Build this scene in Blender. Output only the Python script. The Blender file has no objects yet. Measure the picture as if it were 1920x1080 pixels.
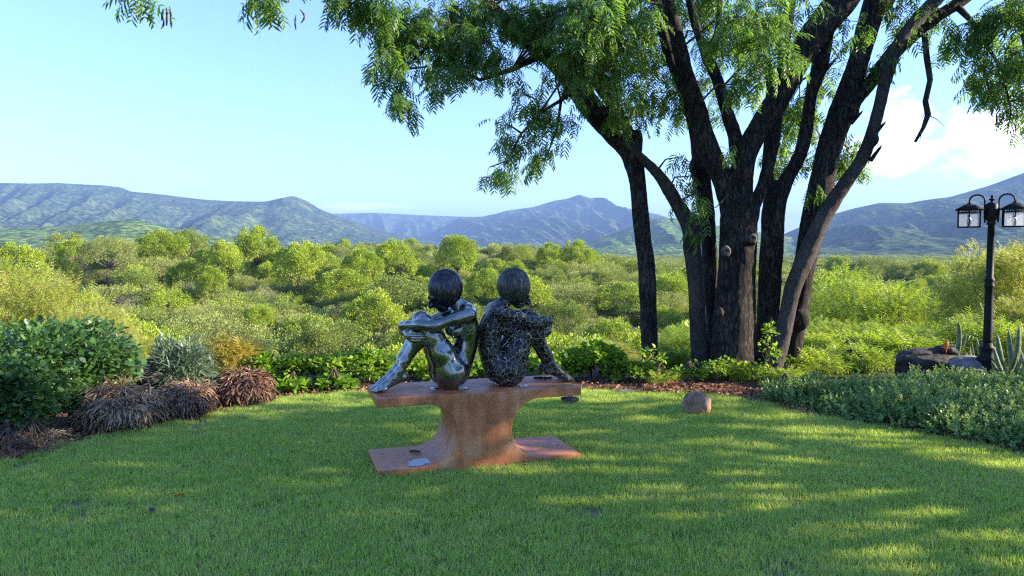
import bpy, math, random
import numpy as np
from mathutils import Vector
R = math.radians
random.seed(7); rng = np.random.default_rng(7)
S = bpy.context.scene
C = S.collection

# ------------------------------------------------------------ camera, sky, sun, exposure
FPX = 1397.0; CAMZ = 1.6; PITCH = math.atan(70/FPX)
cam = bpy.data.objects.new('camera', bpy.data.cameras.new('camera')); C.objects.link(cam)
cam.location = (0, 0, CAMZ); cam.rotation_euler = (R(90)-PITCH, 0, 0)
cam.data.sensor_width = 36; cam.data.lens = 36*FPX/1920
cam.data.clip_start = 0.05; cam.data.clip_end = 40000
S.camera = cam
SUN_EL, SUN_AZ = 21.0, 92.0          # azimuth from +Y (view direction) towards +X (right)
W = bpy.data.worlds.new('World'); S.world = W; W.use_nodes = True
sun_dir = Vector((math.sin(R(SUN_AZ))*math.cos(R(SUN_EL)), math.cos(R(SUN_AZ))*math.cos(R(SUN_EL)), math.sin(R(SUN_EL))))
sl = bpy.data.lights.new('sun', 'SUN'); sl.energy = 4.5; sl.angle = R(0.5); sl.color = (1.0, 0.87, 0.68)
so = bpy.data.objects.new('sun', sl); C.objects.link(so)
so.rotation_euler = sun_dir.to_track_quat('Z', 'Y').to_euler()
vs = S.view_settings
vs.view_transform = 'Standard'; vs.look = 'None'; vs.gamma = 1; vs.use_curve_mapping = False
vs.exposure = 2.15
SKY_STRENGTH = 0.11
HAZE_DENSITY = 0.00017
S.cycles.max_bounces = 7; S.cycles.diffuse_bounces = 3; S.cycles.glossy_bounces = 3
S.cycles.transmission_bounces = 4; S.cycles.volume_bounces = 0
S.cycles.use_denoising = False
S.cycles.filter_width = 1.25
try: S.cycles.volume_step_rate = 4
except Exception: pass

def build_world():
    nt = W.node_tree; N = nt.nodes; L = nt.links; N.clear()
    out = N.new('ShaderNodeOutputWorld'); bg = N.new('ShaderNodeBackground'); bg.inputs['Strength'].default_value = SKY_STRENGTH
    sky = N.new('ShaderNodeTexSky'); sky.sky_type = 'NISHITA'; sky.sun_disc = False
    sky.sun_elevation = R(SUN_EL); sky.sun_rotation = R(SUN_AZ)
    sky.altitude = 300; sky.air_density = 1.1; sky.dust_density = 0.15; sky.ozone_density = 3.0
    tc = N.new('ShaderNodeTexCoord')
    sep = N.new('ShaderNodeSeparateXYZ'); L.new(tc.outputs['Generated'], sep.inputs[0])
    def math_(op, a, b=None, clamp=False):
        m = N.new('ShaderNodeMath'); m.operation = op; m.use_clamp = clamp
        for i, v in enumerate((a, b)):
            if v is None: continue
            if isinstance(v, (int, float)): m.inputs[i].default_value = v
            else: L.new(v, m.inputs[i])
        return m.outputs[0]
    # cumulus heap low over the right-hand mountain, laid out in azimuth / elevation
    az = math_('ARCTAN2', sep.outputs['X'], sep.outputs['Y'])
    el = math_('ARCSINE', sep.outputs['Z'])
    comb = N.new('ShaderNodeCombineXYZ'); L.new(az, comb.inputs[0]); L.new(math_('MULTIPLY', el, 1.6), comb.inputs[1])
    no = N.new('ShaderNodeTexNoise'); no.inputs['Scale'].default_value = 15; no.inputs['Detail'].default_value = 10; no.inputs['Roughness'].default_value = 0.56
    no.inputs['Distortion'].default_value = 0.3
    L.new(comb.outputs[0], no.inputs['Vector'])
    def blob(az0, el0, ra, re):
        da = math_('DIVIDE', math_('SUBTRACT', az, az0), ra); de = math_('DIVIDE', math_('SUBTRACT', el, el0), re)
        d = math_('SQRT', math_('ADD', math_('MULTIPLY', da, da), math_('MULTIPLY', de, de)))
        return math_('SUBTRACT', 1.0, d, False)
    b = None
    for args in ((.475, .135, .07, .055), (.58, .12, .13, .045), (.66, .135, .14, .05), (.82, .15, .14, .05), (.50, .118, .09, .028)):
        v = blob(*args); b = v if b is None else math_('MAXIMUM', b, v)
    den = math_('ADD', math_('MULTIPLY', b, 1.0), math_('MULTIPLY', math_('SUBTRACT', no.outputs[0], 0.5), 3.0))
    mr = N.new('ShaderNodeMapRange'); mr.inputs[1].default_value = 0.15; mr.inputs[2].default_value = 1.15; L.new(den, mr.inputs[0])
    # thin streak low on the horizon left of the middle mountain
    v2 = blob(-.20, .058, .075, .006)
    den2 = math_('ADD', v2, math_('MULTIPLY', math_('SUBTRACT', no.outputs[0], 0.5), 1.5))
    mr2 = N.new('ShaderNodeMapRange'); mr2.inputs[1].default_value = 0.0; mr2.inputs[2].default_value = 1.2; mr2.inputs[4].default_value = .35; L.new(den2, mr2.inputs[0])
    fac = math_('MAXIMUM', mr.outputs[0], mr2.outputs[0])
    tn = N.new('ShaderNodeMix'); tn.data_type = 'RGBA'; tn.blend_type = 'MULTIPLY'; tn.inputs[0].default_value = 1; L.new(sky.outputs[0], tn.inputs[6]); tn.inputs[7].default_value = (.67, .74, 1.05, 1)
    mx = N.new('ShaderNodeMix'); mx.data_type = 'RGBA'
    L.new(fac, mx.inputs[0]); L.new(tn.outputs[2], mx.inputs[6]); mx.inputs[7].default_value = (7.3, 7.0, 6.9, 1)
    L.new(mx.outputs[2], bg.inputs[0]); L.new(bg.outputs[0], out.inputs[0])
build_world()

# ------------------------------------------------------------ helpers
CP, SP = math.cos(PITCH), math.sin(PITCH)
def P(px, py, Y):
    """point of the place seen in direction (px,py) of the photograph at depth Y metres"""
    u = (px-960)/FPX; v = (540-py)/FPX
    dx, dy, dz = u, CP + v*SP, -SP + v*CP
    s = Y/dy
    return Vector((dx*s, Y, CAMZ + dz*s))
def G(px, py, z=0.0):
    u = (px-960)/FPX; v = (540-py)/FPX
    dx, dy, dz = u, CP + v*SP, -SP + v*CP
    s = (z-CAMZ)/dz
    return Vector((dx*s, dy*s, z))

def mesh_np(name, verts, faces, mats=(), smooth=False, mat_idx=None):
    """faces: (n,3) or (n,4) array, or list of such arrays"""
    me = bpy.data.meshes.new(name)
    verts = np.asarray(verts, np.float32)
    if not isinstance(faces, (list, tuple)): faces = [faces]
    faces = [np.asarray(f, np.int32) for f in faces if len(f)]
    nl = sum(f.size for f in faces); nf = sum(len(f) for f in faces)
    me.vertices.add(len(verts)); me.vertices.foreach_set('co', verts.ravel())
    me.loops.add(nl); me.loops.foreach_set('vertex_index', np.concatenate([f.ravel() for f in faces]))
    me.polygons.add(nf)
    tot = np.concatenate([np.full(len(f), f.shape[1], np.int32) for f in faces])
    st = np.concatenate([[0], np.cumsum(tot)[:-1]]).astype(np.int32)
    me.polygons.foreach_set('loop_start', st)
    if smooth: me.polygons.foreach_set('use_smooth', np.ones(nf, bool))
    if mat_idx is not None: me.polygons.foreach_set('material_index', np.asarray(mat_idx, np.int32))
    for m in mats: me.materials.append(m)
    me.update(calc_edges=True); me.validate()
    return me
def link(name, me, parent=None, loc=None):
    o = bpy.data.objects.new(name, me); C.objects.link(o)
    if parent is not None: o.parent = parent
    if loc is not None: o.location = loc
    return o
def tag(o, label=None, cat=None, group=None, kind=None):
    if label: o['label'] = label
    if cat: o['category'] = cat
    if group: o['group'] = group
    if kind: o['kind'] = kind
    return o
def empty(name, loc=(0, 0, 0), rz=0.0):
    o = bpy.data.objects.new(name, None); C.objects.link(o); o.location = loc; o.rotation_euler = (0, 0, rz)
    o.empty_display_size = 0.2
    return o
def copy_tree(root, loc, rz, sc=1.0):
    r = root.copy(); C.objects.link(r); r.location = loc; r.rotation_euler = (0, 0, rz)
    r.scale = sc if isinstance(sc, (tuple, list)) else (sc, sc, sc)
    for k in ('label', 'group'):
        if k in r: del r[k]
    for ch in list(root.children):
        c = ch.copy(); C.objects.link(c); c.parent = r
        for g in ch.children:
            d = g.copy(); C.objects.link(d); d.parent = c
    return r

# numpy value noise -------------------------------------------------
def _h(ix, iy, iz, seed):
    n = (ix.astype(np.int64)*374761393 + iy.astype(np.int64)*668265263 + iz.astype(np.int64)*2147483647 + seed*1274126177) & 0xffffffff
    n = ((n ^ (n >> 13))*1274126177) & 0xffffffff
    n = ((n ^ (n >> 16))*2246822519) & 0xffffffff
    return ((n ^ (n >> 15)) & 0xffffff).astype(np.float32)/0xffffff
def vnoise(p, seed=0):
    p = np.asarray(p, np.float64); i = np.floor(p); f = (p-i); f = f*f*(3-2*f)
    i = i.astype(np.int64); r = 0
    for dx in (0, 1):
        wx = f[..., 0] if dx else 1-f[..., 0]
        for dy in (0, 1):
            wy = f[..., 1] if dy else 1-f[..., 1]
            for dz in (0, 1):
                wz = f[..., 2] if dz else 1-f[..., 2]
                r = r + wx*wy*wz*_h(i[..., 0]+dx, i[..., 1]+dy, i[..., 2]+dz, seed)
    return r*2-1
def fbm(p, oct=4, seed=0, ridged=False):
    r = 0; a = 1.0; t = 0
    p = np.asarray(p, np.float64)
    for o in range(oct):
        n = vnoise(p*(2.03**o), seed+o*17)
        if ridged: n = 1-2*np.abs(n)
        r = r + a*n; t += a; a *= 0.5
    return r/t

# surface nets -------------------------------------------------------
def surface_net(F, origin, h):
    nx, ny, nz = F.shape
    s = F < 0
    cnt = np.zeros((nx-1, ny-1, nz-1), np.int8)
    for dx in (0, 1):
        for dy in (0, 1):
            for dz in (0, 1):
                cnt += s[dx:nx-1+dx, dy:ny-1+dy, dz:nz-1+dz]
    act = (cnt > 0) & (cnt < 8)
    I = np.argwhere(act); idx = -np.ones(act.shape, np.int32); idx[act] = np.arange(len(I))
    pos = np.zeros((len(I), 3)); n = np.zeros(len(I))
    cs = [(0,0,0),(1,0,0),(0,1,0),(1,1,0),(0,0,1),(1,0,1),(0,1,1),(1,1,1)]
    V = [F[I[:, 0]+c[0], I[:, 1]+c[1], I[:, 2]+c[2]] for c in cs]
    for a, b in ((0,1),(2,3),(4,5),(6,7),(0,2),(1,3),(4,6),(5,7),(0,4),(1,5),(2,6),(3,7)):
        m = (V[a] < 0) != (V[b] < 0)
        t = np.where(m, V[a]/np.where(m, V[a]-V[b], 1), 0)
        ca, cb = np.array(cs[a]), np.array(cs[b])
        pos += m[:, None]*(ca[None]+(cb-ca)[None]*t[:, None]); n += m
    pos = (pos/n[:, None]+I)*h + np.array(origin)
    quads = []
    for ax in range(3):
        sl0 = [slice(None)]*3; sl1 = [slice(None)]*3
        sl0[ax] = slice(0, -1); sl1[ax] = slice(1, None)
        a = s[tuple(sl0)]; b = s[tuple(sl1)]
        E = np.argwhere(a != b)
        u, v = (ax+1) % 3, (ax+2) % 3
        E = E[(E[:, u] > 0) & (E[:, v] > 0) & (E[:, u] < F.shape[u]-1) & (E[:, v] < F.shape[v]-1)]
        ins = a[E[:, 0], E[:, 1], E[:, 2]]
        def q(du, dv):
            K = E.copy(); K[:, u] += du; K[:, v] += dv
            return idx[K[:, 0], K[:, 1], K[:, 2]]
        Q = np.stack([q(-1, -1), q(0, -1), q(0, 0), q(-1, 0)], 1)
        Q[~ins] = Q[~ins][:, ::-1]
        quads.append(Q)
    return pos, np.concatenate(quads)

class SDF:
    def __init__(s, lo, hi, h):
        s.lo = np.array(lo, float); s.h = h
        s.n = np.ceil((np.array(hi)-s.lo)/h).astype(int)+1
        s.F = np.full(tuple(s.n), 0.5, np.float32)
    def _grid(s, lo, hi):
        a = np.clip(np.floor((np.array(lo)-s.lo)/s.h).astype(int), 0, s.n-1)
        b = np.clip(np.ceil((np.array(hi)-s.lo)/s.h).astype(int)+1, 1, s.n)
        sl = tuple(slice(a[i], b[i]) for i in range(3))
        ax = [s.lo[i]+s.h*np.arange(a[i], b[i]) for i in range(3)]
        return sl, np.meshgrid(*ax, indexing='ij', sparse=True)
    def _mix(s, sl, d, k, sub=False):
        A = s.F[sl]
        if sub:
            B = -d; hh = np.clip(.5-.5*(B-A)/k, 0, 1) ; s.F[sl] = A*hh+B*(1-hh)+k*hh*(1-hh)
            return
        hh = np.clip(.5+.5*(A-d)/k, 0, 1)
        s.F[sl] = A*(1-hh)+d*hh-k*hh*(1-hh)
    def cap(s, a, b, ra, rb, k=.02, sub=False, flat=None):
        a = np.array(a, float); b = np.array(b, float); m = max(ra, rb)+k+3*s.h
        if flat: m *= 1.3
        sl, (X, Y, Z) = s._grid(np.minimum(a, b)-m, np.maximum(a, b)+m)
        if s.F[sl].size == 0: return
        d = b-a; L2 = max((d*d).sum(), 1e-9)
        t = np.clip(((X-a[0])*d[0]+(Y-a[1])*d[1]+(Z-a[2])*d[2])/L2, 0, 1)
        D = np.sqrt((X-a[0]-t*d[0])**2+(Y-a[1]-t*d[1])**2+(Z-a[2]-t*d[2])**2)-(ra+(rb-ra)*t)
        s._mix(sl, D.astype(np.float32), k, sub)
    def chain(s, pts, k=.02):
        for (p, r), (q, r2) in zip(pts[:-1], pts[1:]): s.cap(p, q, r, r2, k)
    def ell(s, c, r, k=.02, sub=False, ry=0.0):
        """ellipsoid, ry = pitch about the y axis"""
        c = np.array(c, float); r = np.array(r, float); m = max(r)+k+3*s.h
        sl, (X, Y, Z) = s._grid(c-m, c+m)
        if s.F[sl].size == 0: return
        X = X-c[0]; Y = Y-c[1]; Z = Z-c[2]
        if ry:
            cc, ss = math.cos(ry), math.sin(ry); X, Z = X*cc-Z*ss, X*ss+Z*cc
        q = np.sqrt((X/r[0])**2+(Y/r[1])**2+(Z/r[2])**2)
        g = np.sqrt((X/r[0]**2)**2+(Y/r[1]**2)**2+(Z/r[2]**2)**2)+1e-6
        D = q*(q-1)/g
        s._mix(sl, D.astype(np.float32), k, sub)
    def mesh(s): 
        return surface_net(s.F, s.lo, s.h)

# tubes --------------------------------------------------------------
def tube(pts, rads, sides=8, caps=True):
    pts = [Vector(p) for p in pts]; n = len(pts); V = []; Fq = []; Ft = []
    up = Vector((0, 0, 1)); prev = None
    for i, p in enumerate(pts):
        t = (pts[min(i+1, n-1)]-pts[max(i-1, 0)]).normalized()
        if prev is None:
            a = t.cross(up) if abs(t.dot(up)) < .95 else t.cross(Vector((1, 0, 0)))
        else: a = prev - t*prev.dot(t)
        a.normalize(); prev = a; b = t.cross(a)
        for k in range(sides):
            w = 2*math.pi*k/sides; V.append(p+(a*math.cos(w)+b*math.sin(w))*rads[i])
    for i in range(n-1):
        for k in range(sides):
            k2 = (k+1) % sides
            Fq.append((i*sides+k, i*sides+k2, (i+1)*sides+k2, (i+1)*sides+k))
    if caps:
        V.append(pts[0]); V.append(pts[-1]); c0, c1 = len(V)-2, len(V)-1
        for k in range(sides):
            k2 = (k+1) % sides
            Ft.append((c0, k2, k)); Ft.append((c1, (n-1)*sides+k, (n-1)*sides+k2))
    return np.array([tuple(v) for v in V]), np.array(Fq, int).reshape(-1, 4), np.array(Ft, int).reshape(-1, 3)
class Acc:
    def __init__(s): s.V = []; s.Q = []; s.T = []; s.n = 0; s.mq = []; s.mt = []
    def add(s, V, Q=None, T=None, m=0):
        V = np.asarray(V, float).reshape(-1, 3); s.V.append(V)
        if Q is not None and len(Q): s.Q.append(np.asarray(Q)+s.n); s.mq.append(np.full(len(Q), m))
        if T is not None and len(T): s.T.append(np.asarray(T)+s.n); s.mt.append(np.full(len(T), m))
        s.n += len(V); return s
    def tube(s, pts, rads, sides=6, m=0, caps=True): return s.add(*tube(pts, rads, sides, caps), m=m)
    def lathe(s, prof, sides=20, c=(0, 0, 0), m=0):
        V = []; Q = []
        for r, z in prof:
            for k in range(sides):
                w = 2*math.pi*k/sides; V.append((c[0]+r*math.cos(w), c[1]+r*math.sin(w), c[2]+z))
        for i in range(len(prof)-1):
            for k in range(sides):
                k2 = (k+1) % sides; Q.append((i*sides+k, i*sides+k2, (i+1)*sides+k2, (i+1)*sides+k))
        n = len(V); V += [(c[0], c[1], c[2]+prof[0][1]), (c[0], c[1], c[2]+prof[-1][1])]
        T = [(n, (k+1) % sides, k) for k in range(sides)]+[(n+1, (len(prof)-1)*sides+k, (len(prof)-1)*sides+(k+1) % sides) for k in range(sides)]
        return s.add(V, Q, T, m)
    def box(s, c, d, m=0, rz=0.0, taper=1.0):
        V = []
        for z in (-1, 1):
            f = taper if z > 0 else 1.0
            for x, y in ((-1, -1), (1, -1), (1, 1), (-1, 1)):
                vx, vy = x*d[0]/2*f, y*d[1]/2*f
                V.append((c[0]+vx*math.cos(rz)-vy*math.sin(rz), c[1]+vx*math.sin(rz)+vy*math.cos(rz), c[2]+z*d[2]/2))
        return s.add(V, [(3,2,1,0),(4,5,6,7),(0,1,5,4),(1,2,6,5),(2,3,7,6),(3,0,4,7)], m=m)
    def mesh(s, name, mats, smooth=True):
        f = []; mi = []
        if s.Q: f.append(np.concatenate(s.Q)); mi.append(np.concatenate(s.mq))
        if s.T: f.append(np.concatenate(s.T)); mi.append(np.concatenate(s.mt))
        return mesh_np(name, np.concatenate(s.V), f, mats, smooth, np.concatenate(mi))

# ------------------------------------------------------------ materials
def nodes(name):
    m = bpy.data.materials.new(name); m.use_nodes = True; nt = m.node_tree; nt.nodes.clear()
    return m, nt.nodes, nt.links
def ramp(N, stops):
    r = N.new('ShaderNodeValToRGB'); e = r.color_ramp.elements
    while len(e) < len(stops): e.new(0.5)
    for el, (p, c) in zip(e, stops): el.position = p; el.color = (*c, 1)
    return r
def leafmat(name, c1, c2, c3=None, trans=.45, rough=.45, nscale=1.2, spec=.35, tcol=1.5, dead=None, deadf=.04, orand=.25):
    m, N, L = nodes(name)
    geo = N.new('ShaderNodeNewGeometry'); oi = N.new('ShaderNodeObjectInfo'); tc = N.new('ShaderNodeNewGeometry')
    no = N.new('ShaderNodeTexNoise'); no.inputs['Scale'].default_value = nscale; no.inputs['Detail'].default_value = 2
    L.new(tc.outputs['Position'], no.inputs['Vector'])
    a = N.new('ShaderNodeMath'); a.operation = 'MULTIPLY_ADD'; L.new(geo.outputs['Random Per Island'], a.inputs[0]); a.inputs[1].default_value = .55
    b = N.new('ShaderNodeMath'); b.operation = 'MULTIPLY_ADD'; L.new(no.outputs[0], b.inputs[0]); b.inputs[1].default_value = .9; b.inputs[2].default_value = -.3
    L.new(b.outputs[0], a.inputs[2])
    c = N.new('ShaderNodeMath'); c.operation = 'MULTIPLY_ADD'; L.new(oi.outputs['Random'], c.inputs[0]); c.inputs[1].default_value = orand; L.new(a.outputs[0], c.inputs[2])
    st = [(0.0, c1), (1.0, c2)] if c3 is None else [(0.0, c1), (.55, c2), (1.0, c3)]
    rp = ramp(N, st); L.new(c.outputs[0], rp.inputs[0]); col = rp.outputs[0]
    if dead:
        lt = N.new('ShaderNodeMath'); lt.operation = 'LESS_THAN'; lt.inputs[1].default_value = deadf; L.new(geo.outputs['Random Per Island'], lt.inputs[0])
        mx = N.new('ShaderNodeMix'); mx.data_type = 'RGBA'; L.new(lt.outputs[0], mx.inputs[0]); L.new(col, mx.inputs[6]); mx.inputs[7].default_value = (*dead, 1); col = mx.outputs[2]
    bs = N.new('ShaderNodeBsdfPrincipled'); bs.inputs['Roughness'].default_value = rough; bs.inputs['Specular IOR Level'].default_value = spec
    L.new(col, bs.inputs['Base Color'])
    tr = N.new('ShaderNodeBsdfTranslucent')
    mu = N.new('ShaderNodeMix'); mu.data_type = 'RGBA'; mu.blend_type = 'MULTIPLY'; mu.inputs[0].default_value = 1; mu.inputs[7].default_value = (tcol*1.15, tcol*1.1, tcol*.55, 1)
    L.new(col, mu.inputs[6]); L.new(mu.outputs[2], tr.inputs[0])
    ms = N.new('ShaderNodeMixShader'); ms.inputs[0].default_value = trans
    L.new(bs.outputs[0], ms.inputs[1]); L.new(tr.outputs[0], ms.inputs[2])
    o = N.new('ShaderNodeOutputMaterial'); L.new(ms.outputs[0], o.inputs[0])
    return m
def solidmat(name, stops, scale=5, detail=6, rough=.8, metal=0.0, bump=.3, bscale=None, bdist=.02, stretch=(1, 1, 1), spec=.3, rough2=None, nrough=.6, world=False):
    m, N, L = nodes(name)
    tc = N.new('ShaderNodeTexCoord'); mp = N.new('ShaderNodeMapping'); mp.inputs['Scale'].default_value = stretch
    if world:
        g = N.new('ShaderNodeNewGeometry'); L.new(g.outputs['Position'], mp.inputs[0])
    else: L.new(tc.outputs['Object'], mp.inputs[0])
    no = N.new('ShaderNodeTexNoise'); no.inputs['Scale'].default_value = scale; no.inputs['Detail'].default_value = detail; no.inputs['Roughness'].default_value = nrough
    L.new(mp.outputs[0], no.inputs['Vector'])
    rp = ramp(N, stops); L.new(no.outputs[0], rp.inputs[0])
    bs = N.new('ShaderNodeBsdfPrincipled'); L.new(rp.outputs[0], bs.inputs['Base Color'])
    bs.inputs['Roughness'].default_value = rough; bs.inputs['Metallic'].default_value = metal; bs.inputs['Specular IOR Level'].default_value = spec
    if rough2 is not None:
        mr = N.new('ShaderNodeMapRange'); mr.inputs[1].default_value = .3; mr.inputs[2].default_value = .7; mr.inputs[3].default_value = rough; mr.inputs[4].default_value = rough2
        L.new(no.outputs[0], mr.inputs[0]); L.new(mr.outputs[0], bs.inputs['Roughness'])
    if bump:
        nb = N.new('ShaderNodeTexNoise'); nb.inputs['Scale'].default_value = bscale or scale*3; nb.inputs['Detail'].default_value = 8; nb.inputs['Roughness'].default_value = .65
        L.new(mp.outputs[0], nb.inputs['Vector'])
        bp = N.new('ShaderNodeBump'); bp.inputs['Strength'].default_value = bump; bp.inputs['Distance'].default_value = bdist
        L.new(nb.outputs[0], bp.inputs['Height']); L.new(bp.outputs[0], bs.inputs['Normal'])
    o = N.new('ShaderNodeOutputMaterial'); L.new(bs.outputs[0], o.inputs[0])
    m['bsdf'] = bs.name
    return m

M = {}
M['grass'] = leafmat('grass', (.26, .43, .075), (.36, .52, .105), (.50, .60, .18), trans=.42, rough=.55, nscale=.9, spec=.2, tcol=1.2, dead=(.40, .34, .17), deadf=.07, orand=.42)
M['lawn_soil'] = solidmat('lawn_soil', [(.3, (.12, .13, .05)), (.6, (.18, .16, .08)), (.8, (.24, .19, .11))], 6, rough=.95, bump=.5)
M['mulch'] = solidmat('mulch', [(.3, (.025, .015, .01)), (.5, (.10, .05, .03)), (.75, (.22, .12, .07))], 30, rough=.95, bump=1, bscale=60, bdist=.03)
M['leaf_litter'] = leafmat('leaf_litter', (.12, .055, .03), (.26, .13, .07), (.40, .24, .13), trans=.1, rough=.8, nscale=3)
M['tree_leaf'] = leafmat('tree_leaf', (.045, .11, .025), (.09, .185, .04), (.17, .28, .06), trans=.5, nscale=.8, tcol=1.6)
M['tree_leaf_lit'] = leafmat('tree_leaf_backlit', (.10, .20, .03), (.17, .29, .045), (.25, .36, .06), trans=.5, nscale=.8, tcol=1.6)  # lighter copy of tree_leaf with sunlight put into the colour; unused
M['pod'] = solidmat('pod', [(.3, (.03, .015, .012)), (.7, (.10, .05, .035))], 20, rough=.6, bump=.2)
M['twig'] = solidmat('twig', [(.3, (.05, .04, .03)), (.7, (.14, .11, .08))], 20, rough=.9, bump=.3)
M['v_bright'] = leafmat('valley_leaf_bright', (.17, .25, .025), (.28, .37, .04), (.40, .46, .065), trans=.2, nscale=.25, spec=.2)
M['v_mid'] = leafmat('valley_leaf_mid', (.12, .18, .035), (.21, .27, .06), (.31, .35, .085), trans=.2, nscale=.2, spec=.2)
M['v_olive'] = leafmat('valley_leaf_olive', (.16, .20, .06), (.27, .31, .09), (.38, .41, .14), trans=.2, nscale=.2, spec=.2)
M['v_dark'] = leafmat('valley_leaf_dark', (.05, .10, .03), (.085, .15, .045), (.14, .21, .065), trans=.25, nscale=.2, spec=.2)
M['v_dry'] = leafmat('valley_leaf_dry', (.17, .14, .10), (.26, .22, .16), (.34, .30, .20), trans=.15, nscale=.3, spec=.1)
M['feather'] = leafmat('feather_leaf', (.13, .22, .025), (.20, .30, .04), (.31, .38, .06), trans=.42, nscale=.5, spec=.25, dead=(.25, .16, .08), deadf=.05)
M['feather_yellow'] = leafmat('feather_leaf_yellow', (.17, .235, .04), (.27, .32, .06), (.38, .40, .10), trans=.42, nscale=.5, spec=.25, dead=(.26, .15, .08), deadf=.12)
M['hedge'] = leafmat('hedge_leaf', (.09, .20, .02), (.17, .30, .03), (.30, .40, .05), trans=.4, nscale=1.5, spec=.35)
M['shrub_dark'] = leafmat('shrub_dark_leaf', (.04, .10, .035), (.075, .165, .05), (.15, .26, .06), trans=.3, nscale=1.2, rough=.35, spec=.4)
M['oleander'] = leafmat('oleander_leaf', (.06, .11, .07), (.10, .16, .10), (.17, .23, .15), trans=.2, nscale=2, rough=.4)
M['bronze'] = leafmat('bronze_leaf', (.22, .13, .08), (.38, .26, .16), (.56, .45, .29), trans=.25, nscale=2, rough=.6)
M['bronze_red'] = leafmat('bronze_leaf_red', (.18, .09, .065), (.30, .17, .12), (.44, .32, .22), trans=.25, nscale=2, rough=.6)
M['bronze_dark'] = leafmat('bronze_leaf_dark', (.13, .06, .045), (.22, .12, .085), (.36, .25, .17), trans=.25, nscale=2, rough=.6)
M['yellow_bush'] = leafmat('yellow_bush_leaf', (.30, .25, .05), (.42, .36, .08), (.50, .44, .12), trans=.4, nscale=2)
M['groundcover'] = leafmat('groundcover_leaf', (.09, .165, .05), (.16, .27, .085), (.28, .39, .15), trans=.3, nscale=1.5, rough=.45)
M['black_plant'] = leafmat('dark_bromeliad_leaf', (.012, .015, .015), (.03, .03, .03), (.06, .04, .045), trans=.1, nscale=2, rough=.3)
M['red_plant'] = leafmat('red_bromeliad_leaf', (.06, .02, .02), (.25, .05, .04), (.40, .14, .09), trans=.3, nscale=5, rough=.35)
M['orange_leaf'] = leafmat('orange_leaf', (.42, .10, .02), (.50, .15, .03), trans=.45, nscale=5, rough=.5)
M['black_metal'] = solidmat('black_metal', [(.3, (.005, .005, .006)), (.7, (.012, .012, .012))], 12, rough=.6, bump=.1, spec=.25)
M['rock_dark'] = solidmat('rock_dark', [(.35, (.02, .018, .016)), (.55, (.06, .052, .045)), (.72, (.15, .13, .11))], 7, rough=.9, bump=.9, bscale=18, bdist=.03)
M['rock_brown'] = solidmat('rock_brown', [(.32, (.12, .08, .05)), (.5, (.32, .19, .12)), (.7, (.45, .30, .20))], 6, rough=.85, bump=.7, bscale=16, bdist=.02)
M['rock_grey'] = solidmat('rock_grey', [(.32, (.10, .10, .10)), (.5, (.20, .19, .18)), (.7, (.34, .30, .27))], 6, rough=.9, bump=.7, bscale=16, bdist=.02)

def barkmat(name, c1, c2, c3, scale=9, stretch=(1, 1, .22), bump=1.0):
    m, N, L = nodes(name)
    tc = N.new('ShaderNodeTexCoord'); mp = N.new('ShaderNodeMapping'); mp.inputs['Scale'].default_value = stretch
    L.new(tc.outputs['Object'], mp.inputs[0])
    no = N.new('ShaderNodeTexNoise'); no.inputs['Scale'].default_value = scale*2.4; no.inputs['Detail'].default_value = 8; no.inputs['Roughness'].default_value = .7
    L.new(mp.outputs[0], no.inputs['Vector'])
    vo = N.new('ShaderNodeTexVoronoi'); vo.feature = 'DISTANCE_TO_EDGE'; vo.inputs['Scale'].default_value = scale*3.2
    wa = N.new('ShaderNodeMix'); wa.data_type = 'RGBA'; wa.inputs[0].default_value = .12; L.new(mp.outputs[0], wa.inputs[6]); L.new(no.outputs[1], wa.inputs[7]); L.new(wa.outputs[2], vo.inputs['Vector'])
    mr = N.new('ShaderNodeMapRange'); mr.inputs[1].default_value = 0; mr.inputs[2].default_value = .16; L.new(vo.outputs['Distance'], mr.inputs[0])
    big = N.new('ShaderNodeTexNoise'); big.inputs['Scale'].default_value = 2.2; big.inputs['Detail'].default_value = 4; L.new(tc.outputs['Object'], big.inputs['Vector'])
    ad = N.new('ShaderNodeMath'); ad.operation = 'MULTIPLY_ADD'; L.new(mr.outputs[0], ad.inputs[0]); ad.inputs[1].default_value = .35; L.new(no.outputs[0], ad.inputs[2])
    a2 = N.new('ShaderNodeMath'); a2.operation = 'MULTIPLY_ADD'; L.new(big.outputs[0], a2.inputs[0]); a2.inputs[1].default_value = .7; L.new(ad.outputs[0], a2.inputs[2])
    rp = ramp(N, [(.75/1.6, c1), (1.05/1.6, c2), (1.4/1.6, c3)])
    dv = N.new('ShaderNodeMath'); dv.operation = 'DIVIDE'; dv.inputs[1].default_value = 1.6; L.new(a2.outputs[0], dv.inputs[0]); L.new(dv.outputs[0], rp.inputs[0])
    bs = N.new('ShaderNodeBsdfPrincipled'); bs.inputs['Roughness'].default_value = .92; bs.inputs['Specular IOR Level'].default_value = .15; L.new(rp.outputs[0], bs.inputs['Base Color'])
    bp = N.new('ShaderNodeBump'); bp.inputs['Strength'].default_value = bump; bp.inputs['Distance'].default_value = .02; L.new(ad.outputs[0], bp.inputs['Height']); L.new(bp.outputs[0], bs.inputs['Normal'])
    o = N.new('ShaderNodeOutputMaterial'); L.new(bs.outputs[0], o.inputs[0])
    return m
M['bark'] = barkmat('bark', (.012, .010, .009), (.032, .026, .022), (.095, .08, .066))
M['bark_pale'] = barkmat('bark_pale', (.022, .019, .016), (.05, .043, .037), (.12, .10, .09), scale=14, stretch=(1, 1, .5), bump=.5)
M['wood_cut'] = solidmat('wood_cut', [(.35, (.04, .034, .03)), (.65, (.15, .13, .11))], 26, rough=.9, bump=.4)

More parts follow.
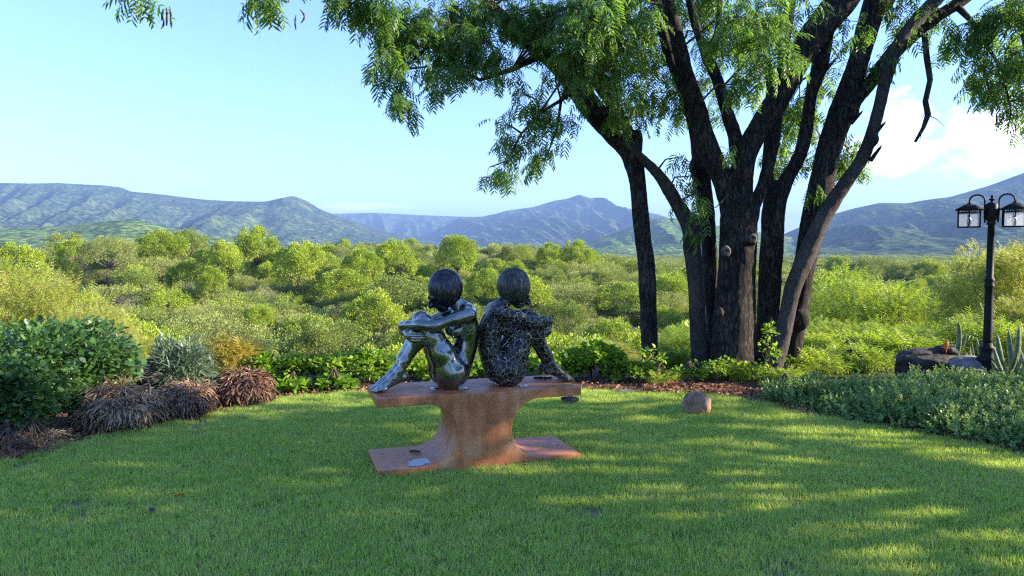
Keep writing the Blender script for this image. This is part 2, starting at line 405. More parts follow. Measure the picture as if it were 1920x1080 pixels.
def rustmat():
    m, N, L = nodes('rusted_steel')
    tc = N.new('ShaderNodeTexCoord')
    n1 = N.new('ShaderNodeTexNoise'); n1.inputs['Scale'].default_value = 3.2; n1.inputs['Detail'].default_value = 9; n1.inputs['Roughness'].default_value = .68
    n2 = N.new('ShaderNodeTexNoise'); n2.inputs['Scale'].default_value = 55; n2.inputs['Detail'].default_value = 6
    mp = N.new('ShaderNodeMapping'); mp.inputs['Scale'].default_value = (9, 9, 1.4); L.new(tc.outputs['Object'], mp.inputs[0])
    n3 = N.new('ShaderNodeTexNoise'); n3.inputs['Scale'].default_value = 2.0; n3.inputs['Detail'].default_value = 6; L.new(mp.outputs[0], n3.inputs['Vector'])
    L.new(tc.outputs['Object'], n1.inputs['Vector']); L.new(tc.outputs['Object'], n2.inputs['Vector'])
    r1 = ramp(N, [(.26, (.20, .07, .03)), (.40, (.38, .125, .045)), (.54, (.52, .19, .065)), (.70, (.55, .29, .15))])
    a = N.new('ShaderNodeMath'); a.operation = 'MULTIPLY_ADD'; L.new(n2.outputs[0], a.inputs[0]); a.inputs[1].default_value = .13; L.new(n1.outputs[0], a.inputs[2])
    b = N.new('ShaderNodeMath'); b.operation = 'MULTIPLY_ADD'; L.new(n3.outputs[0], b.inputs[0]); b.inputs[1].default_value = .45; L.new(a.outputs[0], b.inputs[2])
    c = N.new('ShaderNodeMath'); c.operation = 'SUBTRACT'; L.new(b.outputs[0], c.inputs[0]); c.inputs[1].default_value = .29
    L.new(c.outputs[0], r1.inputs[0])
    bs = N.new('ShaderNodeBsdfPrincipled'); L.new(r1.outputs[0], bs.inputs['Base Color']); bs.inputs['Specular IOR Level'].default_value = .5
    mr = N.new('ShaderNodeMapRange'); mr.inputs[1].default_value = .35; mr.inputs[2].default_value = .65; mr.inputs[3].default_value = .42; mr.inputs[4].default_value = .7
    L.new(n1.outputs[0], mr.inputs[0]); L.new(mr.outputs[0], bs.inputs['Roughness'])
    bp = N.new('ShaderNodeBump'); bp.inputs['Strength'].default_value = .25; bp.inputs['Distance'].default_value = .004; L.new(n2.outputs[0], bp.inputs['Height']); L.new(bp.outputs[0], bs.inputs['Normal'])
    o = N.new('ShaderNodeOutputMaterial'); L.new(bs.outputs[0], o.inputs[0]); return m
M['rust'] = rustmat()
def statuemat(name, crack, base, line, rough, metal, scale=24, lw=.035, strands=False):
    m, N, L = nodes(name)
    tc = N.new('ShaderNodeTexCoord')
    n1 = N.new('ShaderNodeTexNoise'); n1.inputs['Scale'].default_value = 5; n1.inputs['Detail'].default_value = 6; L.new(tc.outputs['Object'], n1.inputs['Vector'])
    bs = N.new('ShaderNodeBsdfPrincipled'); bs.inputs['Metallic'].default_value = metal; bs.inputs['Specular IOR Level'].default_value = .5
    r0 = ramp(N, [(.35, base[0]), (.65, base[1])]); L.new(n1.outputs[0], r0.inputs[0]); col = r0.outputs[0]
    mr = N.new('ShaderNodeMapRange'); mr.inputs[1].default_value = .35; mr.inputs[2].default_value = .7; mr.inputs[3].default_value = rough*.8; mr.inputs[4].default_value = rough*1.35
    L.new(n1.outputs[0], mr.inputs[0]); L.new(mr.outputs[0], bs.inputs['Roughness'])
    bp = N.new('ShaderNodeBump'); bp.inputs['Distance'].default_value = .003; bp.inputs['Strength'].default_value = .6
    wn = N.new('ShaderNodeTexNoise'); wn.inputs['Scale'].default_value = 14; wn.inputs['Detail'].default_value = 3; L.new(tc.outputs['Object'], wn.inputs['Vector'])
    wm = N.new('ShaderNodeMix'); wm.data_type = 'RGBA'; wm.inputs[0].default_value = .06; L.new(tc.outputs['Object'], wm.inputs[6]); L.new(wn.outputs[1], wm.inputs[7])
    if crack:
        vo = N.new('ShaderNodeTexVoronoi'); vo.feature = 'DISTANCE_TO_EDGE'; vo.inputs['Scale'].default_value = scale; vo.inputs['Randomness'].default_value = 1
        L.new(wm.outputs[2], vo.inputs['Vector'])
        f = N.new('ShaderNodeMapRange'); f.inputs[1].default_value = lw*.55; f.inputs[2].default_value = lw*1.3; f.inputs[3].default_value = 1; f.inputs[4].default_value = 0
        L.new(vo.outputs['Distance'], f.inputs[0])
        ff = f.outputs[0]
        if crack < 1:
            g = N.new('ShaderNodeMapRange'); g.inputs[1].default_value = .48; g.inputs[2].default_value = .62; g.inputs[4].default_value = crack; L.new(n1.outputs[0], g.inputs[0])
            mm = N.new('ShaderNodeMath'); mm.operation = 'MULTIPLY'; L.new(ff, mm.inputs[0]); L.new(g.outputs[0], mm.inputs[1]); ff = mm.outputs[0]
        mx = N.new('ShaderNodeMix'); mx.data_type = 'RGBA'; L.new(ff, mx.inputs[0]); L.new(col, mx.inputs[6]); mx.inputs[7].default_value = (*line, 1); col = mx.outputs[2]
        inv = N.new('ShaderNodeMath'); inv.operation = 'SUBTRACT'; inv.inputs[0].default_value = 1; L.new(ff, inv.inputs[1]); L.new(inv.outputs[0], bp.inputs['Height'])
        me = N.new('ShaderNodeMath'); me.operation = 'MULTIPLY'; L.new(inv.outputs[0], me.inputs[0]); me.inputs[1].default_value = metal; L.new(me.outputs[0], bs.inputs['Metallic'])
    if strands:
        mp = N.new('ShaderNodeMapping'); mp.inputs['Scale'].default_value = (55, 55, 9); L.new(tc.outputs['Object'], mp.inputs[0])
        sn = N.new('ShaderNodeTexNoise'); sn.inputs['Scale'].default_value = 1.6; sn.inputs['Detail'].default_value = 4; L.new(mp.outputs[0], sn.inputs['Vector'])
        rs = ramp(N, [(.52, (0, 0, 0)), (.66, (1, 1, 1))]); L.new(sn.outputs[0], rs.inputs[0])
        mx = N.new('ShaderNodeMix'); mx.data_type = 'RGBA'; L.new(rs.outputs[0], mx.inputs[0]); L.new(col, mx.inputs[6]); mx.inputs[7].default_value = (*line, 1); col = mx.outputs[2]
        L.new(sn.outputs[0], bp.inputs['Height']); bp.inputs['Distance'].default_value = .006; bp.inputs['Strength'].default_value = .9
    elif not crack:
        L.new(wn.outputs[0], bp.inputs['Height'])
    L.new(col, bs.inputs['Base Color']); L.new(bp.outputs[0], bs.inputs['Normal'])
    o = N.new('ShaderNodeOutputMaterial'); L.new(bs.outputs[0], o.inputs[0]); return m
M['statue_polished'] = statuemat('polished_bronze', .55, ((.17, .18, .165), (.28, .29, .27)), (.50, .50, .45), .15, .97, scale=30, lw=.022)
M['statue_polished_hair'] = statuemat('polished_bronze_hair', 0, ((.025, .025, .028), (.05, .05, .055)), (.12, .12, .13), .33, .8, strands=True)
M['statue_crackled'] = statuemat('crackled_bronze', 1, ((.014, .013, .013), (.032, .030, .028)), (.52, .45, .35), .36, .45, scale=27, lw=.024)
M['statue_crackled_hair'] = statuemat('crackled_bronze_hair', 0, ((.022, .021, .019), (.045, .042, .036)), (.17, .155, .11), .42, .3, strands=True)
M['steel_pad'] = solidmat('steel_pad', [(.3, (.35, .37, .40)), (.7, (.6, .62, .66))], 20, rough=.2, metal=1, bump=0)
M['puddle'] = solidmat('puddle_water', [(.3, (.03, .025, .025)), (.7, (.05, .04, .04))], 3, rough=.02, bump=0, spec=.6)
def glassmat():
    m, N, L = nodes('lantern_glass')
    g = N.new('ShaderNodeBsdfGlossy'); g.inputs[0].default_value = (.9, .92, .95, 1); g.inputs[1].default_value = .12
    t = N.new('ShaderNodeBsdfTransparent'); t.inputs[0].default_value = (.86, .89, .92, 1)
    d = N.new('ShaderNodeBsdfTranslucent'); d.inputs[0].default_value = (.8, .8, .8, 1)
    m1 = N.new('ShaderNodeMixShader'); m1.inputs[0].default_value = .12; L.new(t.outputs[0], m1.inputs[1]); L.new(g.outputs[0], m1.inputs[2])
    m2 = N.new('ShaderNodeMixShader'); m2.inputs[0].default_value = .22; L.new(m1.outputs[0], m2.inputs[1]); L.new(d.outputs[0], m2.inputs[2])
    o = N.new('ShaderNodeOutputMaterial'); L.new(m2.outputs[0], o.inputs[0]); return m
M['glass'] = glassmat()
def sansemat():
    m, N, L = nodes('snake_plant_leaf')
    tc = N.new('ShaderNodeUVMap') if False else N.new('ShaderNodeTexCoord')
    at = N.new('ShaderNodeAttribute'); at.attribute_name = 'edge'
    no = N.new('ShaderNodeTexNoise'); no.inputs['Scale'].default_value = 14; no.inputs['Detail'].default_value = 3
    mp = N.new('ShaderNodeMapping'); mp.inputs['Scale'].default_value = (.5, .5, 2.5); L.new(tc.outputs['Object'], mp.inputs[0]); L.new(mp.outputs[0], no.inputs['Vector'])
    r1 = ramp(N, [(.40, (.05, .10, .05)), (.6, (.14, .20, .11))]); L.new(no.outputs[0], r1.inputs[0])
    mx = N.new('ShaderNodeMix'); mx.data_type = 'RGBA'; L.new(at.outputs['Fac'], mx.inputs[0]); L.new(r1.outputs[0], mx.inputs[6]); mx.inputs[7].default_value = (.52, .48, .14, 1)
    bs = N.new('ShaderNodeBsdfPrincipled'); bs.inputs['Roughness'].default_value = .4; L.new(mx.outputs[2], bs.inputs['Base Color'])
    o = N.new('ShaderNodeOutputMaterial'); L.new(bs.outputs[0], o.inputs[0]); return m
M['snake'] = sansemat()

# ------------------------------------------------------------ terrain
def sstep(a, b, x):
    t = np.clip((x-a)/(b-a), 0, 1); return t*t*(3-2*t)
RR  = [0, 1, 5.5, 17, 31, 58, 92, 120, 240, 600, 1200, 2500, 9000]
ZL  = [0, 0, -2.8, -9, -12, -8.5, -2.6, -1.0, -4, -9, -12, -10, -10]
ZR  = [0, 0, -2.6, -8, -10.5, -10, -8.5, -7.2, -6.5, -8, -9, -8, -8]
def Hn(x, y):
    x = np.asarray(x, float); y = np.asarray(y, float)
    r = np.hypot(x, y); a = np.degrees(np.arctan2(x, y))
    # rim of the garden terrace: nearer on the left than on the right, wide behind the camera
    r0 = 10.2 - 2.4*sstep(-12, -34, a)*1.0 + 1.2*sstep(10, 30, a) + 60*sstep(48, 80, np.abs(a))
    q = np.maximum(r-r0, 0)
    w = sstep(2, 18, a)
    z = np.interp(q, RR, ZL)*(1-w)+np.interp(q, RR, ZR)*w
    p = np.stack([x/22, y/22, np.zeros_like(x)], -1)
    z = z + fbm(p, 3, 5)*np.clip(q/40, 0, 1)*1.8
    # steep dark bank across the ravine on the left
    z = z + 2.2*sstep(-14, -20, a)*sstep(60, 66, r)*(1-sstep(66, 95, r))
    return z
def H(x, y): return float(Hn(np.array([x]), np.array([y]))[0])

def terrain():
    rs = np.concatenate([np.linspace(0.0, 8, 9), np.geomspace(8.8, 9000, 210)])
    an = np.linspace(-math.pi, math.pi, 361)[:-1]
    # finer where the photograph looks
    RRg, AA = np.meshgrid(rs, an, indexing='ij')
    X = RRg*np.sin(AA); Y = RRg*np.cos(AA); Z = Hn(X, Y) - 0.02
    V = np.stack([X, Y, Z], -1).reshape(-1, 3)
    nr, na = len(rs), len(an)
    i = np.arange(nr-1)[:, None]; j = np.arange(na)[None]
    Q = np.stack([i*na+j, i*na+(j+1) % na, (i+1)*na+(j+1) % na, (i+1)*na+j], -1).reshape(-1, 4)[:, ::-1]
    m, N, L = nodes('terrain_ground')
    g = N.new('ShaderNodeNewGeometry')
    n1 = N.new('ShaderNodeTexNoise'); n1.inputs['Scale'].default_value = .035; n1.inputs['Detail'].default_value = 8; n1.inputs['Roughness'].default_value = .65; L.new(g.outputs['Position'], n1.inputs['Vector'])
    n2 = N.new('ShaderNodeTexNoise'); n2.inputs['Scale'].default_value = 1.3; n2.inputs['Detail'].default_value = 8; n2.inputs['Roughness'].default_value = .7; L.new(g.outputs['Position'], n2.inputs['Vector'])
    r1 = ramp(N, [(.35, (.055, .07, .025)), (.5, (.11, .13, .045)), (.62, (.20, .15, .09)), (.75, (.16, .17, .06))]); L.new(n1.outputs[0], r1.inputs[0])
    r2 = ramp(N, [(.3, (.35, .35, .35)), (.7, (1.15, 1.1, 1.0))]); L.new(n2.outputs[0], r2.inputs[0])
    mx = N.new('ShaderNodeMix'); mx.data_type = 'RGBA'; mx.blend_type = 'MULTIPLY'; mx.inputs[0].default_value = 1; L.new(r1.outputs[0], mx.inputs[6]); L.new(r2.outputs[0], mx.inputs[7])
    bs = N.new('ShaderNodeBsdfPrincipled'); bs.inputs['Roughness'].default_value = .95; bs.inputs['Specular IOR Level'].default_value = .1; L.new(mx.outputs[2], bs.inputs['Base Color'])
    bp = N.new('ShaderNodeBump'); bp.inputs['Distance'].default_value = .4; L.new(n2.outputs[0], bp.inputs['Height']); L.new(bp.outputs[0], bs.inputs['Normal'])
    o = N.new('ShaderNodeOutputMaterial'); L.new(bs.outputs[0], o.inputs[0])
    ob = link('ground', mesh_np('ground', V, Q, [m], True)); tag(ob, 'scrubby valley floor and slopes below the garden', kind='structure')
terrain()

# lawn outline (edge of the turf as seen in the photograph, then round behind the camera)
EDGE_PX = [(-260, 930), (0, 868), (80, 850), (150, 833), (310, 798), (420, 773), (520, 752), (610, 741), (700, 735), (850, 729), (1000, 729), (1100, 733), (1190, 740), (1270, 741),
           (1360, 746), (1440, 760), (1500, 776), (1600, 796), (1700, 812), (1800, 831), (1920, 856), (2150, 905)]
EDGE = [G(*p) for p in EDGE_PX]
LAWN = [(v.x, v.y) for v in EDGE] + [(6.5, 3.2), (7.5, 0), (7, -6), (-7, -6), (-7.5, 0), (-6.4, 3.0)]
def inside(poly, x, y):
    x = np.asarray(x); y = np.asarray(y); r = np.zeros(x.shape, bool); n = len(poly)
    for i in range(n):
        x1, y1 = poly[i]; x2, y2 = poly[(i+1) % n]
        c = ((y1 > y) != (y2 > y)) & (x < (x2-x1)*(y-y1)/((y2-y1) if y2 != y1 else 1e-9)+x1)
        r ^= c
    return r
def dense(poly, step=.25):
    o = []
    for i in range(len(poly)):
        a = Vector(poly[i]); b = Vector(poly[(i+1) % len(poly)]); k = max(1, int((b-a).length/step))
        for j in range(k): p = a.lerp(b, j/k); o.append((p.x, p.y))
    return o
LP = dense(LAWN)
n = len(LP)
V = [(x, y, 0.0) for x, y in LP] + [(x, y, -.06) for x, y in LP]
import bmesh
bm = bmesh.new(); vv = [bm.verts.new(v) for v in V]
bm.faces.new(vv[:n])
for i in range(n): bm.faces.new((vv[i], vv[(i+1) % n], vv[n+(i+1) % n], vv[n+i]))
bmesh.ops.triangulate(bm, faces=[f for f in bm.faces if len(f.verts) > 4]); bmesh.ops.recalc_face_normals(bm, faces=bm.faces)
me = bpy.data.meshes.new('lawn'); bm.to_mesh(me); bm.free(); me.materials.append(M['lawn_soil'])
tag(link('lawn', me), 'green garden lawn around the pedestal', kind='structure')

# ------------------------------------------------------------ leaf templates and scattering
def basis(d, roll=None, n=None):
    """rows of rotation matrices whose y axis is d (n,3)"""
    d = d/np.linalg.norm(d, axis=1, keepdims=True)
    up = np.tile(np.array([0, 0, 1.0]), (len(d), 1)); bad = np.abs(d[:, 2]) > .97; up[bad] = (1, 0, 0)
    x = np.cross(d, up); x /= np.linalg.norm(x, axis=1, keepdims=True); z = np.cross(x, d)
    if roll is not None:
        c, s = np.cos(roll)[:, None], np.sin(roll)[:, None]; x, z = x*c+z*s, z*c-x*s
    return np.stack([x, d, z], 1)       # local (x,y,z) -> world = x*B0+y*B1+z*B2
def scatter(T, F, pos, B, sc):
    """T template verts (t,3), F faces; returns verts, faces"""
    n = len(pos); t = len(T)
    sc = np.asarray(sc).reshape(-1, 1, 1) if np.ndim(sc) else sc
    V = np.einsum('tk,nkj->ntj', T, B)*sc + pos[:, None, :]
    Fo = (F[None]+(np.arange(n)*t)[:, None, None]).reshape(-1, F.shape[1])
    return V.reshape(-1, 3), Fo
KITE = (np.array([(0, 0, 0), (.32, .45, .08), (0, 1, -.05), (-.32, .45, .08)], float), np.array([(0, 1, 2, 3)]))
STRAP = (np.array([(-.02, 0, 0), (.02, 0, 0), (.05, .4, .04), (-.05, .4, .04), (.035, .8, -.10), (-.035, .8, -.10), (0, 1, -.26)], float), np.array([(0, 1, 2, 3), (3, 2, 4, 5), (5, 4, 6, 3)]))
LANCE = (np.array([(0, 0, 0), (.07, .4, .03), (0, 1, -.16), (-.07, .4, .03)], float), np.array([(0, 1, 2, 3)]))
def broad():
    T = [(0, 0, 0), (.30, .28, .07), (.34, .62, .05), (0, 1, -.10), (-.34, .62, .05), (-.30, .28, .07), (0, .45, -.02)]
    return np.array(T, float), np.array([(0, 1, 2, 6), (6, 2, 3, 4), (0, 6, 4, 5)])
BROAD = broad()
def pinnate(pairs=6, droop=.5, seed=0, segs=2, w=.10):
    """bipinnate leaf, unit length rachis along y, each pinna a curved strip"""
    r = random.Random(seed); V = []; Q = []
    def strip(pts, ws):
        b = len(V)
        for p, ww, nrm in zip(pts, ws[0], ws[1]):
            V.append(tuple(p-nrm*ww)); V.append(tuple(p+nrm*ww))
        for i in range(len(pts)-1): Q.append((b+2*i, b+2*i+1, b+2*i+3, b+2*i+2))
    def rach(t): return Vector((0, t, -droop*t*t*.55))
    strip([rach(0), rach(.5), rach(1)], ([.012, .010, .006], [Vector((1, 0, 0))]*3))
    for i in range(pairs):
        t = .18+.80*i/(pairs-1)
        for s in (-1, 1):
            L = (.54-.22*abs(t-.5))*r.uniform(.85, 1.1)
            ang = R(r.uniform(38, 58)*(1-.35*t)); d = Vector((s*math.sin(ang+.35), math.cos(ang+.35), 0)).normalized()
            p0 = rach(t); pts = []; nn = []; ww = []
            for k in range(segs+1):
                u = k/segs
                pts.append(p0+d*(L*u)*(1-.12*u)+Vector((0, 0, -droop*L*u*u*.9+.05*u)))
                nn.append(Vector((-d.y, d.x, r.uniform(-.25, .25))).normalized()); ww.append(w*.5*(.35 if k == 0 else (1.0 if k < segs else .3)))
            strip(pts, (ww, nn))
    return np.array(V), np.array(Q)
PIN = [pinnate(5, .7, i, 3, .10) for i in range(3)] + [pinnate(5, 1.0, 9, 3, .095)]
PINLOW = [pinnate(4, .6, 20+i, 1, .16) for i in range(2)]

def rand_dirs(n, zmin=-1, zmax=1):
    z = rng.uniform(zmin, zmax, n); a = rng.uniform(0, 2*math.pi, n); s = np.sqrt(np.maximum(1-z*z, 0))
    return np.stack([s*np.cos(a), s*np.sin(a), z], 1)

def crown_mesh(name, mat, Rx, Rz, zc, clumps, per, leaf, temp=KITE, shell=.55, clump_r=.35, flat=1.0, droop=0.0, mats=None, trunk=True, tr=.12, under=.35, seed=0, lsc=(.7, 1.3)):
    """crown of many leaf faces gathered in clumps on limbs; returns (crown mesh, trunk mesh)"""
    r = np.random.default_rng(seed+100)
    global rng; keep = rng; rng = r
    d = rand_dirs(clumps, -under, 1.0)
    rad = (shell+(1-shell)*r.random(clumps)**.6)[:, None]
    lump = 1+.22*fbm(d*1.7+seed*3.1, 2, seed)[:, None]
    cc = d*rad*lump*np.array([Rx, Rx, Rz])
    cr = clump_r*Rx*r.uniform(.6, 1.25, clumps)
    pos = []; dirs = []
    for c, q in zip(cc, cr):
        k = int(per*(q/(clump_r*Rx))**1.6)
        dd = rand_dirs(k, -.55, 1.0); rr = q*(.45+.55*r.random(k)**.5)[:, None]
        pos.append(c+dd*rr*np.array([1, 1, flat])); o = dd*.9+c/np.linalg.norm(c)*.5+r.normal(0, .55, (k, 3)); o[:, 2] -= droop
        dirs.append(o)
    pos = np.concatenate(pos); dirs = np.concatenate(dirs); pos[:, 2] += zc
    sc = leaf*r.uniform(*lsc, len(pos))
    V, F = scatter(temp[0], temp[1], pos, basis(dirs, r.uniform(-.9, .9, len(pos))), sc)
    cm = mesh_np(name+'_crown', V, F, [mat])
    tm = None
    if trunk:
        A = Acc(); base = Vector((0, 0, -1.2)); fork = Vector((r.uniform(-.1, .1)*Rx, r.uniform(-.1, .1)*Rx, max(.25, zc-Rz*.75)))
        A.tube([base, base.lerp(fork, .5)+Vector((.05*Rx, 0, 0)), fork], [tr*1.25, tr, tr*.8], 8)
        for c in cc[r.permutation(clumps)[:min(clumps, 16)]]:
            e = Vector(c)+Vector((0, 0, zc)); mid = fork.lerp(e, .5)+Vector((0, 0, -.08*Rz))
            A.tube([fork, mid, e], [tr*.55, tr*.33, tr*.10], 5, caps=False)
        tm = A.mesh(name+'_trunk', [M['twig']])
    rng = keep
    return cm, tm

# valley tree types --------------------------------------------------
VT = {}
def vtype(key, mat, **kw):
    L_ = []
    for s in range(kw.pop('variants', 2)):
        cm, tm = crown_mesh('tree_'+key, M[mat], seed=len(VT)*10+s, **kw)
        L_.append((cm, tm))
    VT[key] = L_
vtype('bright', 'v_bright', Rx=2.6, Rz=1.9, zc=3.0, clumps=75, per=230, leaf=.15, clump_r=.24, shell=.7, under=.6, variants=3)
vtype('mid', 'v_mid', Rx=2.8, Rz=1.8, zc=2.5, clumps=75, per=220, leaf=.13, clump_r=.24, shell=.7, under=.6, variants=2)
vtype('olive', 'v_olive', Rx=3.2, Rz=1.5, zc=2.4, clumps=100, per=190, leaf=.10, clump_r=.21, flat=.7, shell=.6, under=.5, temp=LANCE if False else KITE, variants=2)
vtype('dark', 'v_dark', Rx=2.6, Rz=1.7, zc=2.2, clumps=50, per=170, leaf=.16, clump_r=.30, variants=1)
vtype('dry', 'v_dry', Rx=2.4, Rz=1.5, zc=2.2, clumps=70, per=110, leaf=.13, temp=LANCE, clump_r=.26, variants=1)

def place_tree(key, loc, sc, label, cat='tree', group=None, parts=True, name=None, rz=None, mats=None):
    v = random.choice(VT[key]); nm = name or {'bright': 'round_tree', 'mid': 'bushy_tree', 'olive': 'thorn_tree', 'dark': 'dark_tree', 'dry': 'dry_tree'}[key]
    rz = random.uniform(0, 6.28) if rz is None else rz
    s = sc if isinstance(sc, (tuple, list)) else (sc, sc, sc)
    root = empty(nm, loc, rz); root.scale = s; tag(root, label, cat, group)
    c = link('crown', v[0], root)
    if v[1] is not None: link('trunk', v[1], root)
    if mats:
        c.material_slots[0].link = 'OBJECT'; c.material_slots[0].material = mats
    return root

GPT = 'trees on the far side of the ravine'
def hero(key, px, ptop, wpx, D, label, aspect=None, cat='tree', mats=None):
    """tree whose crown top shows at (px,ptop), wpx wide, standing D metres off"""
    p = P(px, ptop, D); gz = H(p.x, D)
    Rx = {'bright': 2.6, 'mid': 2.8, 'olive': 3.2, 'dark': 2.6, 'dry': 2.4}[key]; top = {'bright': 5.0, 'mid': 4.4, 'olive': 4.1, 'dark': 4.0, 'dry': 3.8}[key]
    s = wpx/FPX*D/(2*Rx*1.08); sz = aspect*s if aspect else max(.55*s, min(1.35*s, (p.z-gz)/top))
    z0 = p.z-top*sz
    return place_tree(key, (p.x, D, min(z0, gz+1.0) if z0 > gz+1.0 else z0), (s, s, sz), label, cat, GPT, mats=mats)

# ------------------------------------------------------------ hills and mountains
def mountmat(name, c1, c2, c3, sp=.02, dots=.045):
    m, N, L = nodes(name)
    g = N.new('ShaderNodeNewGeometry')
    n1 = N.new('ShaderNodeTexNoise'); n1.inputs['Scale'].default_value = .009; n1.inputs['Detail'].default_value = 12; n1.inputs['Roughness'].default_value = .7; L.new(g.outputs['Position'], n1.inputs['Vector'])
    r1 = ramp(N, [(.38, c1), (.52, c2), (.66, c3)]); L.new(n1.outputs[0], r1.inputs[0])
    vo = N.new('ShaderNodeTexVoronoi'); vo.inputs['Scale'].default_value = dots; L.new(g.outputs['Position'], vo.inputs['Vector'])
    r2 = ramp(N, [(.25, (.12, .2, .18)), (.55, (1.35, 1.3, 1.2))]); L.new(vo.outputs['Distance'], r2.inputs[0])
    mx = N.new('ShaderNodeMix'); mx.data_type = 'RGBA'; mx.blend_type = 'MULTIPLY'; mx.inputs[0].default_value = .85; L.new(r1.outputs[0], mx.inputs[6]); L.new(r2.outputs[0], mx.inputs[7])
    bs = N.new('ShaderNodeBsdfPrincipled'); bs.inputs['Roughness'].default_value = 1; bs.inputs['Specular IOR Level'].default_value = 0; L.new(mx.outputs[2], bs.inputs['Base Color'])
    bp = N.new('ShaderNodeBump'); bp.inputs['Distance'].default_value = 14; bp.inputs['Strength'].default_value = .8; L.new(n1.outputs[0], bp.inputs['Height'])
    b2 = N.new('ShaderNodeBump'); b2.inputs['Distance'].default_value = 5; b2.inputs['Strength'].default_value = 1; b2.invert = True; L.new(vo.outputs['Distance'], b2.inputs['Height']); L.new(bp.outputs[0], b2.inputs['Normal'])
    L.new(b2.outputs[0], bs.inputs['Normal'])
    o = N.new('ShaderNodeOutputMaterial'); L.new(bs.outputs[0], o.inputs[0]); return m
MM = mountmat('mountain_scrub', (.025, .045, .03), (.05, .08, .035), (.10, .13, .055))
MF = mountmat('mountain_far', (.03, .05, .04), (.06, .085, .05), (.13, .14, .09), dots=.02)
MH = mountmat('foothill_scrub', (.05, .10, .03), (.10, .16, .045), (.17, .22, .07), dots=.07)

def ridge(name, prof, Dc, Df, zf, mat, label, spur=.16, nsp=26, seed=0, curve=1.6, fine=.045, nu=760, nv=150, side=0.0):
    px = np.array([p[0] for p in prof], float); py = np.array([p[1] for p in prof], float)
    U = np.linspace(px[0], px[-1], nu)
    yy = np.interp(U, px, py)
    k = np.ones(5)/5; yy = np.convolve(np.pad(yy, 2, 'edge'), k, 'valid')
    cz = np.array([P(u, y, Dc).z for u, y in zip(U, yy)]); cx = np.array([P(u, 400, Dc).x for u in U])
    tv = np.concatenate([np.linspace(0, 1, nv), np.linspace(1.04, 1.7, 14)])
    Ug, T = np.meshgrid(np.arange(nu), tv, indexing='ij')
    CX = cx[Ug]; CZ = cz[Ug]
    Tc = np.minimum(T, 1); back = np.maximum(T-1, 0)
    Y = Df+(Dc-Df)*T
    X = CX*(1-(1-T)*(Dc-Df)/Dc*.85) + side*(1-Tc)*(Dc-Df)
    sh = (Tc**curve)*.75+.25*Tc
    hgt = np.maximum(CZ-zf, 0)
    Z = zf+hgt*sh - back*hgt*1.2
    wid = (cx[-1]-cx[0])
    s1 = fbm(np.stack([CX/wid*nsp+1.2*Tc+seed, Tc*1.6, np.zeros_like(T)+seed], -1), 4, seed, ridged=True)
    env = np.sin(np.pi*np.clip(Tc, 0, 1))**.8
    Z = Z+hgt*spur*s1*env
    s2 = fbm(np.stack([X/160, Y/160, Z*0], -1), 5, seed+3)
    Z = Z+fine*300*s2*np.clip(env+.08, 0, 1)*np.clip(hgt/120, 0, 1)
    V = np.stack([X, Y, Z], -1).reshape(-1, 3); nT = len(tv)
    i = np.arange(nu-1)[:, None]; j = np.arange(nT-1)[None]
    Q = np.stack([i*nT+j, (i+1)*nT+j, (i+1)*nT+j+1, i*nT+j+1], -1).reshape(-1, 4)
    o = link(name, mesh_np(name, V, Q, [mat], True)); tag(o, label, kind='structure'); return o
ridge('mountain', [(-900,360),(-400,352),(0,343),(60,344),(110,343),(200,348),(232,352),(245,359),(300,364),(380,374),(430,377),(500,378),(520,373),(550,367),(575,376),(600,392),(640,408),(700,427),(760,443),(830,455),(930,468)],
      3600, 1500, -12, MM, 'long flat-topped blue-green mountain on the left ending in a small peak', spur=.19, nsp=26, seed=2, side=-.12)
ridge('far_escarpment', [(480,412),(560,402),(620,401),(700,399),(780,403),(860,406),(930,409),(1000,414),(1060,425)],
      6500, 4200, -10, MF, 'pale far escarpment between the left mountain and the middle peak', spur=.2, nsp=18, seed=5, nu=200)
ridge('middle_mountain', [(700,462),(800,440),(840,420),(862,407),(905,406),(925,402),(950,395),(1000,388),(1040,376),(1062,373),(1085,365),(1105,372),(1125,370),(1145,383),(1190,394),(1230,402),(1260,412),(1320,424),(1400,440),(1500,455)],
      5000, 2600, -10, MF, 'hazy blue middle mountain with a double peak', spur=.26, nsp=12, seed=11, side=.10)
ridge('green_hill', [(1060,468),(1110,452),(1150,438),(1200,420),(1235,408),(1280,410),(1350,424),(1450,440),(1540,452),(1640,468)],
      2400, 1300, -10, MH, 'low sunlit green hill behind the leaning tree', spur=.10, nsp=12, seed=4, nu=220)
ridge('right_mountain', [(1380,470),(1440,452),(1500,426),(1540,408),(1600,391),(1650,380),(1700,381),(1780,369),(1850,349),(1920,323),(2100,285),(2400,268),(3000,262)],
      2900, 1150, -10, MM, 'big shaded blue mountain slope rising to the right', spur=.26, nsp=11, seed=9, curve=1.5, side=.0)
ridge('foothill', [(-500,452),(-100,436),(0,428),(60,427),(120,424),(200,415),(250,410),(280,418),(330,430),(400,441),(480,455),(600,470)],
      1300, 650, -10, MH, 'small rounded green foothill in front of the left mountain', spur=.12, nsp=14, seed=8, nu=240)

